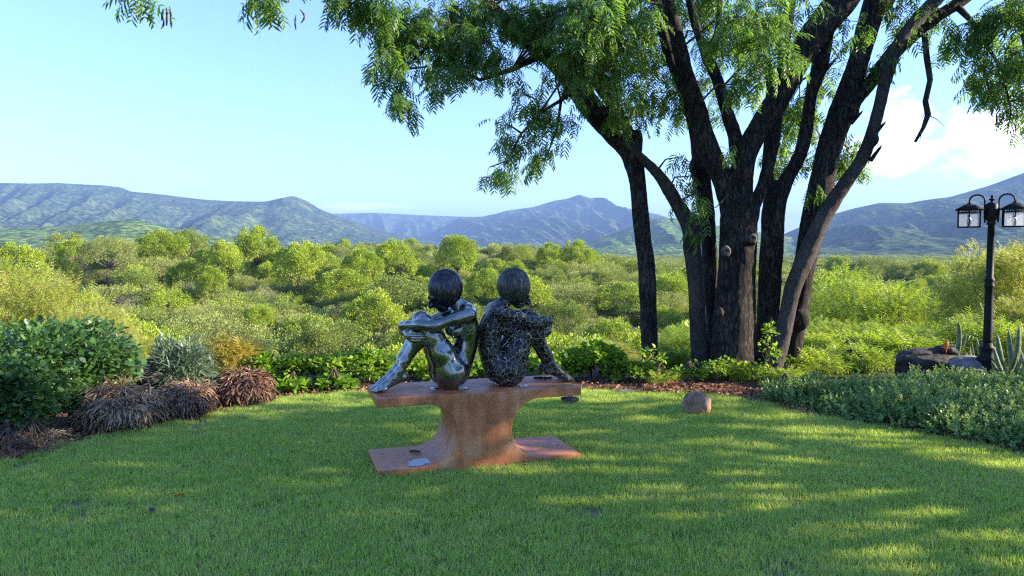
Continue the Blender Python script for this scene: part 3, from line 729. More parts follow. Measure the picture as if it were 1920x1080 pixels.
# ------------------------------------------------------------ trees in the valley
BR = 'bright lime-green round tree '
hero('bright', 35, 432, 95, 70, BR+'at the left edge of the photo on the ravine rim')
hero('bright', 300, 435, 95, 102, BR+'on the skyline above the bare red soil')
hero('mid', 352, 434, 70, 110, 'green flat tree on the skyline just right of the red soil')
hero('bright', 480, 431, 80, 100, BR+'tallest on the skyline left of the sculptures')
hero('bright', 418, 459, 84, 84, BR+'just below and left of the tallest skyline tree')
hero('bright', 393, 489, 56, 74, 'small lime-green tree low in front of the dark bank')
hero('bright', 560, 458, 92, 84, BR+'right of and below the tallest skyline tree')
hero('bright', 675, 461, 78, 86, BR+'halfway between the skyline tree and the left statue')
hero('bright', 740, 450, 82, 92, 'pair-topped lime-green tree above and left of the left statue')
hero('mid', 786, 481, 60, 80, 'pale green bushy tree right behind the left statue head')
hero('bright', 855, 446, 76, 98, 'lime-green tree on the skyline between the two statue heads')
hero('bright', 915, 487, 78, 78, 'green round tree just left of the right statue head')
hero('mid', 965, 458, 60, 110, 'dull green tree on the skyline above the right statue head')
hero('bright', 1030, 459, 52, 112, 'small bright skyline tree right of the right statue head')
hero('bright', 1082, 455, 62, 108, 'bright skyline tree left of the leaning trunk')
hero('bright', 1135, 516, 74, 62, 'golden-green round tree left of the leaning trunk', mats=M['feather_yellow'])
hero('bright', 1742, 489, 56, 150, 'bright round tree on the plain left of the lamp post')
hero('mid', 1630, 484, 90, 160, 'wide green tree on the plain right of the tree trunks')
hero('bright', 1572, 482, 50, 170, 'small bright tree on the plain beside the leaning stems')
hero('mid', 1690, 492, 60, 150, 'green round tree on the plain next to a grey bare tree')
hero('mid', 1850, 484, 110, 140, 'wide green tree behind the lamp post')
hero('dry', 1275, 525, 80, 48, 'bare grey-brown bush seen between the two left trunks')
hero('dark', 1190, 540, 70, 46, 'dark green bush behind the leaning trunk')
hero('dry', 822, 440, 16, 115, 'thin pale pointed tree on the skyline beside the left statue', aspect=.6)
hero('bright', 480, 500, 60, 60, 'yellow-green upright tree below the skyline in the ravine', mats=M['v_bright'])
hero('bright', 440, 583, 110, 42, 'golden-topped tree in the ravine above the bronze bushes', mats=M['feather_yellow'])
hero('bright', 405, 592, 90, 40, 'yellow-green tree beside the golden-topped one in the ravine')
hero('mid', 700, 560, 100, 46, 'leafy green tree in the ravine left of the left statue')
hero('bright', 772, 534, 110, 52, 'dense green tree directly behind the left statue')
hero('olive', 200, 441, 110, 92, 'grey-green umbrella-shaped thorn tree beside the bare red soil')
hero('mid', 120, 437, 70, 120, 'green bush on the left skyline behind the rim tree')
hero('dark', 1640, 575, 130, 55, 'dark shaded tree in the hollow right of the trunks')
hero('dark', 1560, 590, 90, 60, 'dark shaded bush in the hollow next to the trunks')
hero('mid', 1790, 515, 150, 75, 'broad green tree behind the lamp post in mid valley')
hero('bright', 1560, 512, 140, 70, 'broad yellow-green tree just right of the trunks in mid valley')
hero('mid', 1420, 500, 110, 80, 'green tree in the valley seen between the trunks')

hero('mid', 320, 540, 130, 50, 'wide mid-green tree in the ravine above the lone oleander')
hero('bright', 520, 598, 110, 40, 'sunlit tree in the ravine above the black spiky plants')
hero('mid', 622, 548, 130, 54, 'wide mid-green tree in the ravine left of the left statue head')
hero('bright', 655, 612, 100, 37, 'sunlit low tree in the ravine left of the left statue shins')
hero('mid', 262, 572, 110, 42, 'mid-green tree in the ravine just right of the yellow feathery tree')
hero('bright', 1020, 558, 110, 50, 'sunlit tree in the ravine right of the right statue head')
hero('mid', 1092, 592, 110, 40, 'mid-green tree in the ravine right of the right statue knees')
hero('bright', 1150, 560, 90, 58, 'sunlit round tree in the ravine next to the leaning trunk')
hero('mid', 905, 545, 110, 56, 'green tree in the ravine seen in the gap between the statue heads')
HEROES = [(o.location.x, o.location.y) for o in C.objects if o.type == 'EMPTY']
pts = []
def fill_pts(n, rmin, rmax, amin, amax, sep, tries=30000):
    c = 0
    for _ in range(tries):
        if c >= n: break
        r = math.sqrt(random.uniform(rmin*rmin, rmax*rmax)); a = R(random.uniform(amin, amax))
        x, y = r*math.sin(a), r*math.cos(a)
        s = sep*(.7+.6*min(r, 120)/120)
        if all((x-u)**2+(y-v)**2 > s*s for u, v in pts) and all((x-u)**2+(y-v)**2 > (s*.8)**2 for u, v in HEROES):
            pts.append((x, y)); c += 1
fill_pts(140, 23, 52, -40, 40, 2.5)
fill_pts(270, 50, 135, -40, 40, 3.4)
GLAB = {'bright': ('lime-green leafy tree among the scattered trees of the valley', 'lime-green valley trees'),
        'mid': ('mid-green bushy tree among the scattered trees of the valley', 'mid-green valley trees'),
        'olive': ('low grey-olive thorn tree in the scrub of the ravine', 'olive thorn trees of the ravine'),
        'dark': ('dark green shaded tree low in the valley scrub', 'dark valley trees'),
        'dry': ('leafless greyish dry tree in the valley scrub', 'dry valley trees')}
for x, y in pts:
    r = math.hypot(x, y); a = math.degrees(math.atan2(x, y))
    if a < -2 or r < 35: ch = random.choices(['bright', 'mid', 'olive', 'dark', 'dry'], [.34, .26, .30, .04, .06])[0]
    elif a < 12: ch = random.choices(['bright', 'mid', 'olive', 'dark', 'dry'], [.34, .30, .30, .02, .04])[0]
    else: ch = random.choices(['bright', 'mid', 'olive', 'dark', 'dry'], [.36, .34, .18, .10, .02])[0]
    s = random.uniform(.72, 1.22) * (0.8 if r < 30 else 1.0)*(.95 if r > 60 else 1)
    if r > 85 and a < 5: s *= .72
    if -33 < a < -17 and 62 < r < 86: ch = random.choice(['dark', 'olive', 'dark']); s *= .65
    pxs = x/y*FPX+960
    top_ok = CAMZ-(115 if r < 34 else 80 if r < 46 else 45 if r < 62 else -60)/FPX*r     # keep near crowns below the line of the far bank
    s = min(s, max(.3, (top_ok-H(x, y))/6.6))
    if s < .42: continue
    place_word = next(w for lim, w in ((60, 'at the far left edge'), (150, 'above the big dark shrub'), (235, 'above the widest brown shrub'), (320, 'left of the lone oleander'), (400, 'above the lone oleander'), (470, 'above the darkest brown shrub'), (550, 'above the golden bush'), (630, 'above the black spiky plants'), (740, 'just left of the left statue'),
        (860, 'behind the left statue'), (1000, 'behind the right statue'), (1110, 'just right of the right statue'), (1190, 'just left of the leaning trunk'), (1260, 'just right of the leaning trunk'), (1380, 'behind the widest trunk'), (1500, 'behind the rear trunks'), (1580, 'just right of the trunks'), (1660, 'left of the dark boulder'), (1750, 'above the dark boulder'), (1850, 'just left of the lamp post'), (9999, 'right of the lamp post')) if pxs < lim)
    band = 'on the near slope' if r < 32 else 'in the ravine bottom' if r < 48 else 'low on the far bank' if r < 70 else 'high on the far bank' if r < 95 else 'on the far rim' if a < 5 else 'out on the plain'
    look = {'bright': 'lime-green tree', 'mid': 'mid-green bushy tree', 'olive': 'grey-olive thorn tree', 'dark': 'dark green tree', 'dry': 'greyish dry tree'}[ch]
    size_w = 'small ' if s < .85 else 'broad ' if s > 1.0 else ''
    z_off = .2 if r < 60 else .5
    place_tree(ch, (x, y, H(x, y)-z_off*s*2), (s*random.uniform(.95, 1.3), s, s*random.uniform(.9, 1.4)), size_w+look+' '+band+' '+place_word, group=GLAB[ch][1])

# far scrub out to the foot of the hills: one uncountable mass, instanced from the same crowns
def gn_scatter(name, points, rots, scales, variant_meshes, mat=None):
    me = bpy.data.meshes.new(name); me.vertices.add(len(points)); me.vertices.foreach_set('co', np.asarray(points, np.float32).ravel())
    for nm, arr, ty in (('rot', rots, 'FLOAT_VECTOR'), ('scl', scales, 'FLOAT_VECTOR'), ('pick', rng.integers(0, len(variant_meshes), len(points)), 'INT')):
        at = me.attributes.new(nm, ty, 'POINT')
        at.data.foreach_set('vector' if ty == 'FLOAT_VECTOR' else 'value', np.asarray(arr, np.float32 if ty == 'FLOAT_VECTOR' else np.int32).ravel())
    ob = link(name, me)
    ng = bpy.data.node_groups.new(name, 'GeometryNodeTree')
    ng.interface.new_socket('Geometry', in_out='INPUT', socket_type='NodeSocketGeometry'); ng.interface.new_socket('Geometry', in_out='OUTPUT', socket_type='NodeSocketGeometry')
    N = ng.nodes; L = ng.links
    gi = N.new('NodeGroupInput'); go = N.new('NodeGroupOutput'); jn = N.new('GeometryNodeJoinGeometry')
    def att(nm, ty):
        a = N.new('GeometryNodeInputNamedAttribute'); a.data_type = ty; a.inputs[0].default_value = nm; return [o for o in a.outputs if o.enabled][0]
    for i, vm in enumerate(variant_meshes):
        src = bpy.data.objects.new(name+'_source', vm)       # never linked to the scene
        oi = N.new('GeometryNodeObjectInfo'); oi.inputs['Object'].default_value = src; oi.inputs['As Instance'].default_value = True
        cmpn = N.new('FunctionNodeCompare'); cmpn.data_type = 'INT'; cmpn.operation = 'EQUAL'
        L.new(att('pick', 'INT'), [s for s in cmpn.inputs if s.enabled][0]); [s for s in cmpn.inputs if s.enabled][1].default_value = i
        ip = N.new('GeometryNodeInstanceOnPoints'); L.new(gi.outputs[0], ip.inputs['Points']); L.new(cmpn.outputs[0], ip.inputs['Selection'])
        L.new(oi.outputs['Geometry'], ip.inputs['Instance']); 
        e2r = N.new('FunctionNodeEulerToRotation'); L.new(att('rot', 'FLOAT_VECTOR'), e2r.inputs[0]); L.new(e2r.outputs[0], ip.inputs['Rotation'])
        L.new(att('scl', 'FLOAT_VECTOR'), ip.inputs['Scale']); L.new(ip.outputs[0], jn.inputs[0])
    L.new(jn.outputs[0], go.inputs[0])
    md = ob.modifiers.new('scatter', 'NODES'); md.node_group = ng
    return ob
nf = 9000
r_ = np.exp(rng.uniform(math.log(120), math.log(1300), nf)); a_ = np.radians(rng.uniform(-46, 48, nf))
x_ = r_*np.sin(a_); y_ = r_*np.cos(a_)
keep = ~((np.degrees(a_) < 6) & (r_ < 135))
x_, y_, r_ = x_[keep], y_[keep], r_[keep]
z_ = Hn(x_, y_)-.3
s_ = rng.uniform(.6, 1.15, len(x_))*np.clip(.75+r_/1500, .75, 1.3)
lows = []
for i, (mt, lf) in enumerate((('v_bright', .34), ('v_mid', .32), ('v_olive', .3), ('v_mid', .34), ('v_olive', .3))):
    cm, _ = crown_mesh('far_%d' % i, M[mt], 2.7, 1.6, 2.1, 26, 70, lf, seed=50+i, clump_r=.36, trunk=False); lows.append(cm)
fo = gn_scatter('scrub_forest', np.stack([x_, y_, z_], -1), np.stack([0*x_, 0*x_, rng.uniform(0, 6.28, len(x_))], -1), np.stack([s_, s_, s_*.85], -1), lows)
tag(fo, 'far green scrub forest covering the plain to the foot of the mountains', 'forest', kind='stuff')

# low scrub that closes the gaps between the valley trees
nb = 8600
r_ = np.sqrt(rng.uniform(15**2, 135**2, nb*1)); r_ = np.maximum(r_, 26); r_[:1500] = rng.uniform(26, 60, 1500); a_ = np.radians(rng.uniform(-46, 47, nb))
x_, y_ = r_*np.sin(a_), r_*np.cos(a_); z_ = Hn(x_, y_)-.15
deg = np.degrees(a_)
bare = ((deg < -20) & (deg > -34) & (r_ > 88)) | ((np.abs(deg+12) < 4) & (r_ > 95) & (r_ < 104))
x_, y_, z_, r_ = x_[~bare], y_[~bare], z_[~bare], r_[~bare]
s_ = rng.uniform(.4, .95, len(x_))*np.clip(.8+r_/250, .8, 1.15)
bush = []
for i, mt in enumerate(('v_olive', 'v_mid', 'v_olive', 'v_bright', 'v_mid', 'v_dark', 'v_olive', 'v_dry')):
    cm, _ = crown_mesh('bush_%d' % i, M[mt], 1.9, 1.35, .7, 40, 170, .105, seed=70+i, clump_r=.32, trunk=False, under=.2, temp=LANCE if mt == 'v_dry' else KITE); bush.append(cm)
sc_ = gn_scatter('ravine_scrub', np.stack([x_, y_, z_], -1), np.stack([0*x_, 0*x_, rng.uniform(0, 6.28, len(x_))], -1), np.stack([s_*rng.uniform(.8, 1.3, len(x_)), s_, s_*rng.uniform(.6, 1.35, len(x_))], -1), bush)
tag(sc_, 'thick olive and green scrub filling the ravine between the trees', 'scrub', kind='stuff')

# ------------------------------------------------------------ near feathery trees on the slope (left and right)
def feather_type(name, mat, Rx, Rz, zc, clumps, per, leaf, seed):
    return crown_mesh(name, mat, Rx, Rz, zc, clumps, per, leaf, temp=PINLOW[seed % 2], seed=seed, clump_r=.22, flat=.8, droop=.25, tr=.10)
FT = [feather_type('feathery_a', M['feather'], 2.6, 2.2, 3.2, 110, 100, .23, 31), feather_type('feathery_b', M['feather'], 2.6, 1.9, 3.0, 110, 95, .23, 32)]
def feather(px, ptop, wpx, D, label, mat=None, v=0, asp=.8):
    p = P(px, ptop, D); gz = H(p.x, D); s = wpx/FPX*D/5.4; sz = s*asp
    z0 = p.z-5.2*sz
    root = empty('feathery_tree', (p.x, D, min(z0, gz+.8)), random.uniform(0, 6.28)); root.scale = (s, s, sz if z0 <= gz+.8 else (p.z-gz-.8)/5.2)
    tag(root, label, 'tree', 'feathery trees on the slope behind the garden')
    c = link('crown', FT[v][0], root); link('trunk', FT[v][1], root)
    if mat: c.material_slots[0].link = 'OBJECT'; c.material_slots[0].material = M[mat]
    return root
feather(50, 520, 300, 19, 'big yellow-green feathery tree with brown pods filling the left edge', 'feather_yellow', 0, .8)
feather(180, 575, 200, 14, 'yellow feathery tree just above the oleander shrubs', 'feather_yellow', 1, .7)
feather(250, 632, 130, 12.5, 'low pale yellow tree top showing between the two oleanders', 'feather_yellow', 0, .6)
feather(1620, 528, 300, 21, 'wide light green feathery tree right of the big trunks', None, 0, .8)
feather(1560, 600, 260, 15, 'light green feathery tree directly behind the dark boulder on the right', None, 1, .75)
feather(1720, 615, 240, 14.5, 'light green feathery tree behind the lamp post foot', None, 0, .75)
feather(1900, 458, 250, 17, 'tall green feathery tree at the right edge behind the lamp', 'feather_yellow', 1, 1.0)
feather(1960, 560, 240, 14, 'lower feathery tree with curled pods at the right edge', 'feather_yellow', 0, .8)
feather(1390, 600, 200, 19, 'green feathery tree seen between the big trunks', None, 1, .7)
feather(1290, 620, 170, 15, 'yellow-green feathery bush between the two left trunks', None, 0, .7)
feather(1130, 640, 170, 14.5, 'yellow feathery bush left of the leaning trunk', 'feather_yellow', 1, .6)
feather(890, 655, 260, 15.5, 'dull green bush directly behind the sculptures', None, 1, .55)
feather(1480, 660, 160, 12.3, 'low feathery bush right behind the big trunks', None, 0, .6)

# ------------------------------------------------------------ garden bed: soil, mulch, litter
def litter(name, n, fx, label, cat, mat, leaf=.045):
    pos = np.array([fx() for _ in range(n)]); d = rand_dirs(n, -.15, .35)
    V, F = scatter(BROAD[0], BROAD[1], pos, basis(d, rng.uniform(-1.2, 1.2, n)), leaf*rng.uniform(.5, 1.2, n))
    return tag(link(name, mesh_np(name, V, F, [M[mat]])), label, cat, kind='stuff')
# bed surface just outside the turf
LA = np.array(LAWN)
def bedsheet():
    V = []; Q = []; m = 7
    E = [p for p in dense([(v.x, v.y) for v in EDGE], .15)][:-14]
    E = dense([(v.x, v.y) for v in EDGE], .15); ncut = int(max(1, (Vector(E[-1])-Vector(E[0])).length/.15))
    tot = []
    for i in range(len(EDGE)-1):
        a, b = EDGE[i], EDGE[i+1]; k = max(1, int((b-a).length/.15))
        for j in range(k): tot.append(a.lerp(b, j/k))
    cen = Vector((0, 0))
    for p in tot:
        d = Vector((p.x, p.y)).normalized()
        for j in range(m):
            q = Vector((p.x, p.y))+d*(j*.38-.03)
            z = max(-.012 if j == 0 else 0.0, 0)+H(q.x, q.y)*1.0
            V.append((q.x, q.y, z+(.02*fbm(np.array([[q.x*3, q.y*3, 0]]), 3, 2)[0]+.012 if j else -.02)))
    for i in range(len(tot)-1):
        for j in range(m-1): Q.append((i*m+j, (i+1)*m+j, (i+1)*m+j+1, i*m+j+1))
    tag(link('garden_bed', mesh_np('garden_bed', V, np.array(Q)[:, ::-1], [M['mulch']], True)), 'dark mulch bed round the edge of the lawn', kind='structure')
bedsheet()
def edge_pt(t, off):
    """point at px-like parameter along the lawn edge, off metres outwards"""
    i = min(int(t), len(EDGE)-2); p = EDGE[i].lerp(EDGE[i+1], t-i); d = Vector((p.x, p.y, 0)).normalized(); return p+d*off
def fx_all():
    p = edge_pt(random.uniform(0, len(EDGE)-1.01), abs(random.gauss(0, .35))+.01); return (p.x, p.y, H(p.x, p.y)+.02+random.random()*.015)
def fx_mid():
    p = edge_pt(random.uniform(12.2, 16.3), random.uniform(.0, .6)); return (p.x, p.y, H(p.x, p.y)+.022+random.random()*.02)
litter('leaf_litter', 2600, fx_all, 'brown dead leaves strewn over the bed along the turf edge', 'leaf litter', 'leaf_litter')
litter('leaf_litter', 4200, fx_mid, 'orange-brown leaf mulch under the big trunks behind the rock', 'leaf litter', 'leaf_litter', .05)

# ------------------------------------------------------------ grass
def grass_clump(seed, n=95, R0=.085, h=(.022, .062)):
    r = np.random.default_rng(seed); a = r.uniform(0, 6.28, n); q = R0*np.sqrt(r.random(n))
    base = np.stack([q*np.cos(a), q*np.sin(a), np.full(n, -.003)], 1)
    az = r.uniform(0, 6.28, n); ln = np.abs(r.normal(0, .5, n)); hh = r.uniform(h[0], h[1], n)
    w = r.uniform(.0014, .0032, n)
    dx, dy = np.cos(az), np.sin(az); px_, py_ = -dy, dx
    lean = lambda k: np.stack([dx*ln*hh*k, dy*ln*hh*k, hh*np.sqrt(np.maximum(k*k-(ln*k*.6)**2*.4, .02)) ], 1)
    side = np.stack([px_, py_, 0*px_], 1)
    V = np.stack([base-side*w[:, None], base+side*w[:, None], base+lean(.55)+side*w[:, None]*.85, base+lean(.55)-side*w[:, None]*.85, base+lean(1.0)+np.stack([dx, dy, 0*dx], 1)*(ln*hh*.35)[:, None]], 1).reshape(-1, 3)
    b = np.arange(n)*5
    return mesh_np('grass_clump', V, [np.stack([b, b+1, b+2, b+3], 1), np.stack([b+3, b+2, b+4], 1)], [M['grass']])
GC = [grass_clump(i) for i in range(6)]
def grid_pts(x0, x1, y0, y1, st):
    xs = np.arange(x0, x1, st); ys = np.arange(y0, y1, st); X, Y = np.meshgrid(xs, ys); X = X.ravel(); Y = Y.ravel()
    X = X+rng.uniform(-.5, .5, len(X))*st; Y = Y+rng.uniform(-.5, .5, len(Y))*st
    k = inside(LAWN, X, Y); return X[k], Y[k]
X1, Y1 = grid_pts(-7, 7, 2.6, 9, .066)
X2, Y2 = grid_pts(-7.5, 7.5, -6, 2.6, .14)
X3, Y3 = X1[::9]+.03, Y1[::9]
gx = np.concatenate([X1, X2]); gy = np.concatenate([Y1, Y2])
# footprint of the pedestal stays free
BO = G(708, 898, 0.0); BR_ = G(1089, 864, 0.0); TH = math.atan2(BR_.y-BO.y, BR_.x-BO.x); BL = (BR_-BO).length
lx = (gx-BO.x)*math.cos(TH)+(gy-BO.y)*math.sin(TH); ly = -(gx-BO.x)*math.sin(TH)+(gy-BO.y)*math.cos(TH)
k = ~((lx > .02) & (lx < BL-.02) & (ly > .02) & (ly < .58))
bald = fbm(np.stack([gx*2.2, gy*2.2, 0*gx], 1), 3, 44) > .50
k &= ~(bald & (rng.random(len(gx)) < .8))
gx, gy = gx[k], gy[k]
hs = 1.0+.28*fbm(np.stack([gx*1.3, gy*1.3, 0*gx], 1), 3, 9)+rng.uniform(-.15, .15, len(gx))
tl = rng.normal(0, .10, (len(gx), 2))
gr = gn_scatter('lawn_grass', np.stack([gx, gy, 0*gx], 1), np.stack([tl[:, 0], tl[:, 1], rng.uniform(0, 6.28, len(gx))], 1), np.stack([1+0*hs, 1+0*hs, hs*.92], 1), GC)
tag(gr, 'short bright green grass of the lawn', 'grass', kind='stuff')

# ------------------------------------------------------------ pedestal
ped = empty('pedestal', (BO.x, BO.y, 0), TH); tag(ped, 'rust-brown steel pedestal shaped like an I-beam carrying both seated statues', 'pedestal')
LEN, DEP, HT, TT, TB = BL, .60, .565, .062, .055
def ped_profile():
    rr = (HT-TT-TB)/2; zc = TB+rr; pts = []
    xl, xr = .355, LEN-.325
    pts += [(0, HT), (0, HT-TT)]
    N_ = 28
    for i in range(N_+1):
        a = math.pi/2-math.pi*i/N_; pts.append((xl+rr*math.cos(a)*1.0, zc+rr*math.sin(a)))
    pts += [(0, TB), (0, -.05), (LEN, -.05), (LEN, TB)]
    for i in range(N_+1):
        a = -math.pi/2-math.pi*i/N_; pts.append((xr+rr*math.cos(a), zc+rr*math.sin(a)))
    pts += [(LEN, HT-TT), (LEN, HT)]
    return pts
pp = ped_profile()
bm = bmesh.new(); f0 = [bm.verts.new((x, 0, z)) for x, z in pp]; f1 = [bm.verts.new((x, DEP, z)) for x, z in pp]
n = len(pp)
a = bm.faces.new(f0); b = bm.faces.new(f1[::-1])
for i in range(n):
    j = (i+1) % n; bm.faces.new((f0[i], f1[i], f1[j], f0[j]))
bmesh.ops.recalc_face_normals(bm, faces=bm.faces)
bmesh.ops.triangulate(bm, faces=[f for f in bm.faces if len(f.verts) > 4])
me = bpy.data.meshes.new('pedestal_body'); bm.to_mesh(me); bm.free(); me.materials.append(M['rust'])
pb = link('body', me, ped)
bv = pb.modifiers.new('bevel', 'BEVEL'); bv.width = .004; bv.segments = 2; bv.limit_method = 'ANGLE'; bv.angle_limit = R(40)
for x, y, sx, sy in ((.455, .25, .05, .06), (.66, .19, .07, .045), (1.13, .16, .07, .045), (.97, .30, .05, .05)):
    A = Acc(); A.box((x, y, HT+.004), (sx, sy, .008)); A.lathe([(.008, 0), (.008, .008), (.003, .010)], 8, (x, y, HT+.008))
    link('mounting_plate', A.mesh('mounting_plate', [M['steel_pad']], False), ped)
def PW(x, y, z): 
    c, s = math.cos(TH), math.sin(TH); return Vector((BO.x+x*c-y*s, BO.y+x*s+y*c, z))

# ------------------------------------------------------------ statues
def body_sdf(lean=0.0, head=(0, 0), shin=(0, 0), turn=0.0, h=.0055):
    """seated hugging figure facing -x, y<0 is the side towards the camera; z=0 is the seat"""
    s = SDF((-.66, -.30, -.02), (.34, .30, .80), h); k = .03
    L_ = lean
    # pelvis and buttocks
    s.ell((.02, -.085, .125), (.135, .105, .125), .04); s.ell((.02, .085, .125), (.135, .105, .125), .04)
    s.ell((.085, 0, .15), (.12, .13, .13), .05)
    # back: lumbar -> thorax -> neck
    s.ell((.150, 0, .27), (.085, .125, .12), .05, ry=.1)
    s.ell((.168-L_*.3, 0, .38), (.080, .130, .12), .05)
    s.ell((.150-L_*.6, 0, .475), (.092, .150, .11), .05, ry=-.25)
    s.cap((.135-L_, -.115, .565), (.135-L_, .115, .565), .058, .058, .05)
    s.cap((.15-L_, -.06, .58), (.15-L_, .06, .58), .05, .05, .05)
    # breasts
    for sy in (-1, 1): s.ell((.055-L_*.7, sy*.075, .435), (.052, .055, .055), .025)
    # neck
    s.chain([((.125-L_, 0, .59), .056), ((.085-L_+head[0]*.4, 0, .635), .047), ((.05-L_+head[0]*.8, 0, .69), .046)], .035)
    # legs
    for sy, dz in ((-1, 0), (1, .012)):
        y0 = sy*.09; kn = (-.165+shin[0]*.3, sy*.068, .505+dz); an = (-.352+shin[0], sy*.062, .150+shin[1])
        s.chain([((.02, y0, .13), .112), ((-.04, sy*.085, .27), .094), ((-.105, sy*.075, .40), .076), (kn, .056)], .035)
        mid = tuple(kn[i]*.62+an[i]*.38 for i in range(3)); mid = (mid[0]+.018, mid[1], mid[2])
        s.chain([(kn, .056), ((kn[0]-.02, kn[1], kn[2]-.04), .054), (mid, .056), (tuple(kn[i]*.2+an[i]*.8 for i in range(3)), .036), (an, .033)], .03)
        s.ell((kn[0]-.018, kn[1], kn[2]+.004), (.050, .048, .050), .02)
        # foot on tiptoe: heel, arch, ball, toes
        hx, hz = an[0]+.03, an[2]-.045
        s.ell((hx, sy*.062, hz), (.034, .030, .034), .02)
        s.chain([(an, .034), ((an[0]-.045, sy*.062, an[2]-.05), .032), ((an[0]-.115, sy*.066, .048), .026), ((an[0]-.15, sy*.068, .030), .022)], .022)
        s.cap((hx, sy*.062, hz), (an[0]-.11, sy*.064, .042), .026, .024, .02)
        s.cap((an[0]-.135, sy*.040, .028), (an[0]-.120, sy*.092, .026), .022, .020, .015)
        for t in range(5):
            yy = sy*(.036+.0145*t); ln = (.050, .050, .044, .036, .028)[t]; rr = (.0115, .009, .0085, .008, .0075)[t]
            s.chain([((an[0]-.135, yy, .026), rr), ((an[0]-.145-ln*.6, yy, .021), rr), ((an[0]-.145-ln, yy, .012), rr*.9)], .006)
    # arms
    SX = lambda x: x if x > -.2 else -.2+(x+.2)*.74
    near = [((.125-L_, -.165, .56), .055), ((.02-L_*.8, -.190, .535), .047), ((-.115-L_*.4, -.195, .495), .040), ((-.145-L_*.3, -.190, .490), .038), ((-.24, -.150, .497), .036), ((-.325, -.095, .492), .028), ((-.352, -.065, .488), .026)]
    s.chain([((SX(p[0]), p[1], p[2]), r) for p, r in near], .025)
    far = [((.125-L_, .165, .56), .055), ((.02-L_*.8, .195, .52), .047), ((-.125, .200, .465), .040), ((-.23, .155, .455), .036), ((-.335, .055, .455), .028), ((-.352, .015, .450), .026)]
    s.chain([((SX(p[0]), p[1], p[2]), r) for p, r in far], .025)
    # far hand comes round the shins and lies on the near shin, fingers pointing back
    s.chain([((SX(-.352), .015, .450), .026), ((SX(-.352), -.035, .438), .026), ((SX(-.325), -.085, .420), .028)], .02)
    s.ell((SX(-.305), -.105, .412), (.040, .022, .036), .014)
    for i in range(4):
        z0 = .436-.0185*i; ex = (.012, .022, .016, 0)[i]
        s.chain([((SX(-.300), -.118, z0), .0115), ((SX(-.255), -.140, z0-.002), .0108), ((SX(-.222+ex*.3), -.142, z0-.001), .0100), ((-.198+ex, -.132, z0-.002), .0085)], .0045)
    s.chain([((SX(-.325), -.100, .432), .013), ((SX(-.285), -.125, .458), .011), ((SX(-.262), -.130, .463), .009)], .006)
    # near hand clasps the far wrist
    s.ell((SX(-.366), -.038, .482), (.032, .040, .034), .014)
    for i in range(4):
        xx = -.392+.004*i; zz = .500-.016*i
        s.chain([((SX(xx+.012), -.015, zz), .0108), ((SX(xx-.002), .014, zz-.016), .0102), ((SX(xx+.010), .036, zz-.032), .0095), ((SX(xx+.028), .044, zz-.048), .008)], .0045)
    s.chain([((SX(-.360), -.05, .500), .012), ((SX(-.352), -.012, .510), .0105), ((SX(-.350), .015, .500), .009)], .006)
    # spine furrow
    s.cap((.262-L_*.4, 0, .36), (.232-L_*.9, 0, .53), .012, .010, .02, sub=True)
    return s
def head_sdf(c, pitch, h=.0045):
    """skull with face towards -x around centre c"""
    s = SDF((c[0]-.17, c[1]-.14, c[2]-.19), (c[0]+.16, c[1]+.14, c[2]+.16), h)
    cp, sp = math.cos(pitch), math.sin(pitch)
    def T(x, y, z): return (c[0]+x*cp-z*sp*-1*-1 if False else c[0]+x*cp+z*sp, c[1]+y, c[2]-x*sp*-1*-1+z*cp if False else c[2]-(-x)*sp*1.0+z*cp)
    s.ell(T(.005, 0, .02), (.098, .076, .105), .02)
    s.ell(T(-.035, 0, -.045), (.062, .056, .085), .03)              # jaw
    s.ell(T(-.072, 0, -.108), (.022, .024, .020), .02)              # chin
    s.chain([(T(-.094, 0, .0), .008), (T(-.107, 0, -.034), .0095), (T(-.100, 0, -.042), .010)], .010)   # nose
    for sy in (-1, 1):
        s.ell(T(-.100, sy*.033, -.008), (.018, .020, .012), .012, sub=True)
        s.ell(T(-.084, sy*.032, -.010), (.014, .016, .010), .006)   # lids
        s.ell(T(-.068, sy*.040, -.045), (.026, .024, .022), .02)    # cheek
        s.cap(T(-.092, sy*.018, .012), T(-.084, sy*.052, .012), .008, .007, .012)
        s.ell(T(.0, sy*.076, -.03), (.020, .010, .030), .008)        # ear
    s.cap(T(-.097, -.018, -.068), T(-.097, .018, -.068), .0075, .0075, .004); s.cap(T(-.095, -.016, -.081), T(-.095, .016, -.081), .0085, .0085, .004)
    s.chain([(T(.02, 0, -.05), .05), (T(.035, 0, -.15), .047)], .03)
    return s, T
def hair_sdf(c, pitch, h=.005):
    s = SDF((c[0]-.17, c[1]-.15, c[2]-.20), (c[0]+.17, c[1]+.15, c[2]+.17), h)
    cp, sp = math.cos(pitch), math.sin(pitch)
    def T(x, y, z): return (c[0]+x*cp+z*sp, c[1]+y, c[2]+x*sp+z*cp)
    s.ell(T(.006, 0, .020), (.131, .114, .128), .03, ry=pitch)
    s.ell(T(.026, 0, -.045), (.106, .108, .105), .05, ry=pitch)
    # face opening
    s.ell(T(-.140, 0, -.098), (.086, .092, .094), .012, sub=True, ry=pitch)
    s.cap(T(-.13, 0, -.16), T(.04, 0, -.21), .075, .055, .015, sub=True)
    return s
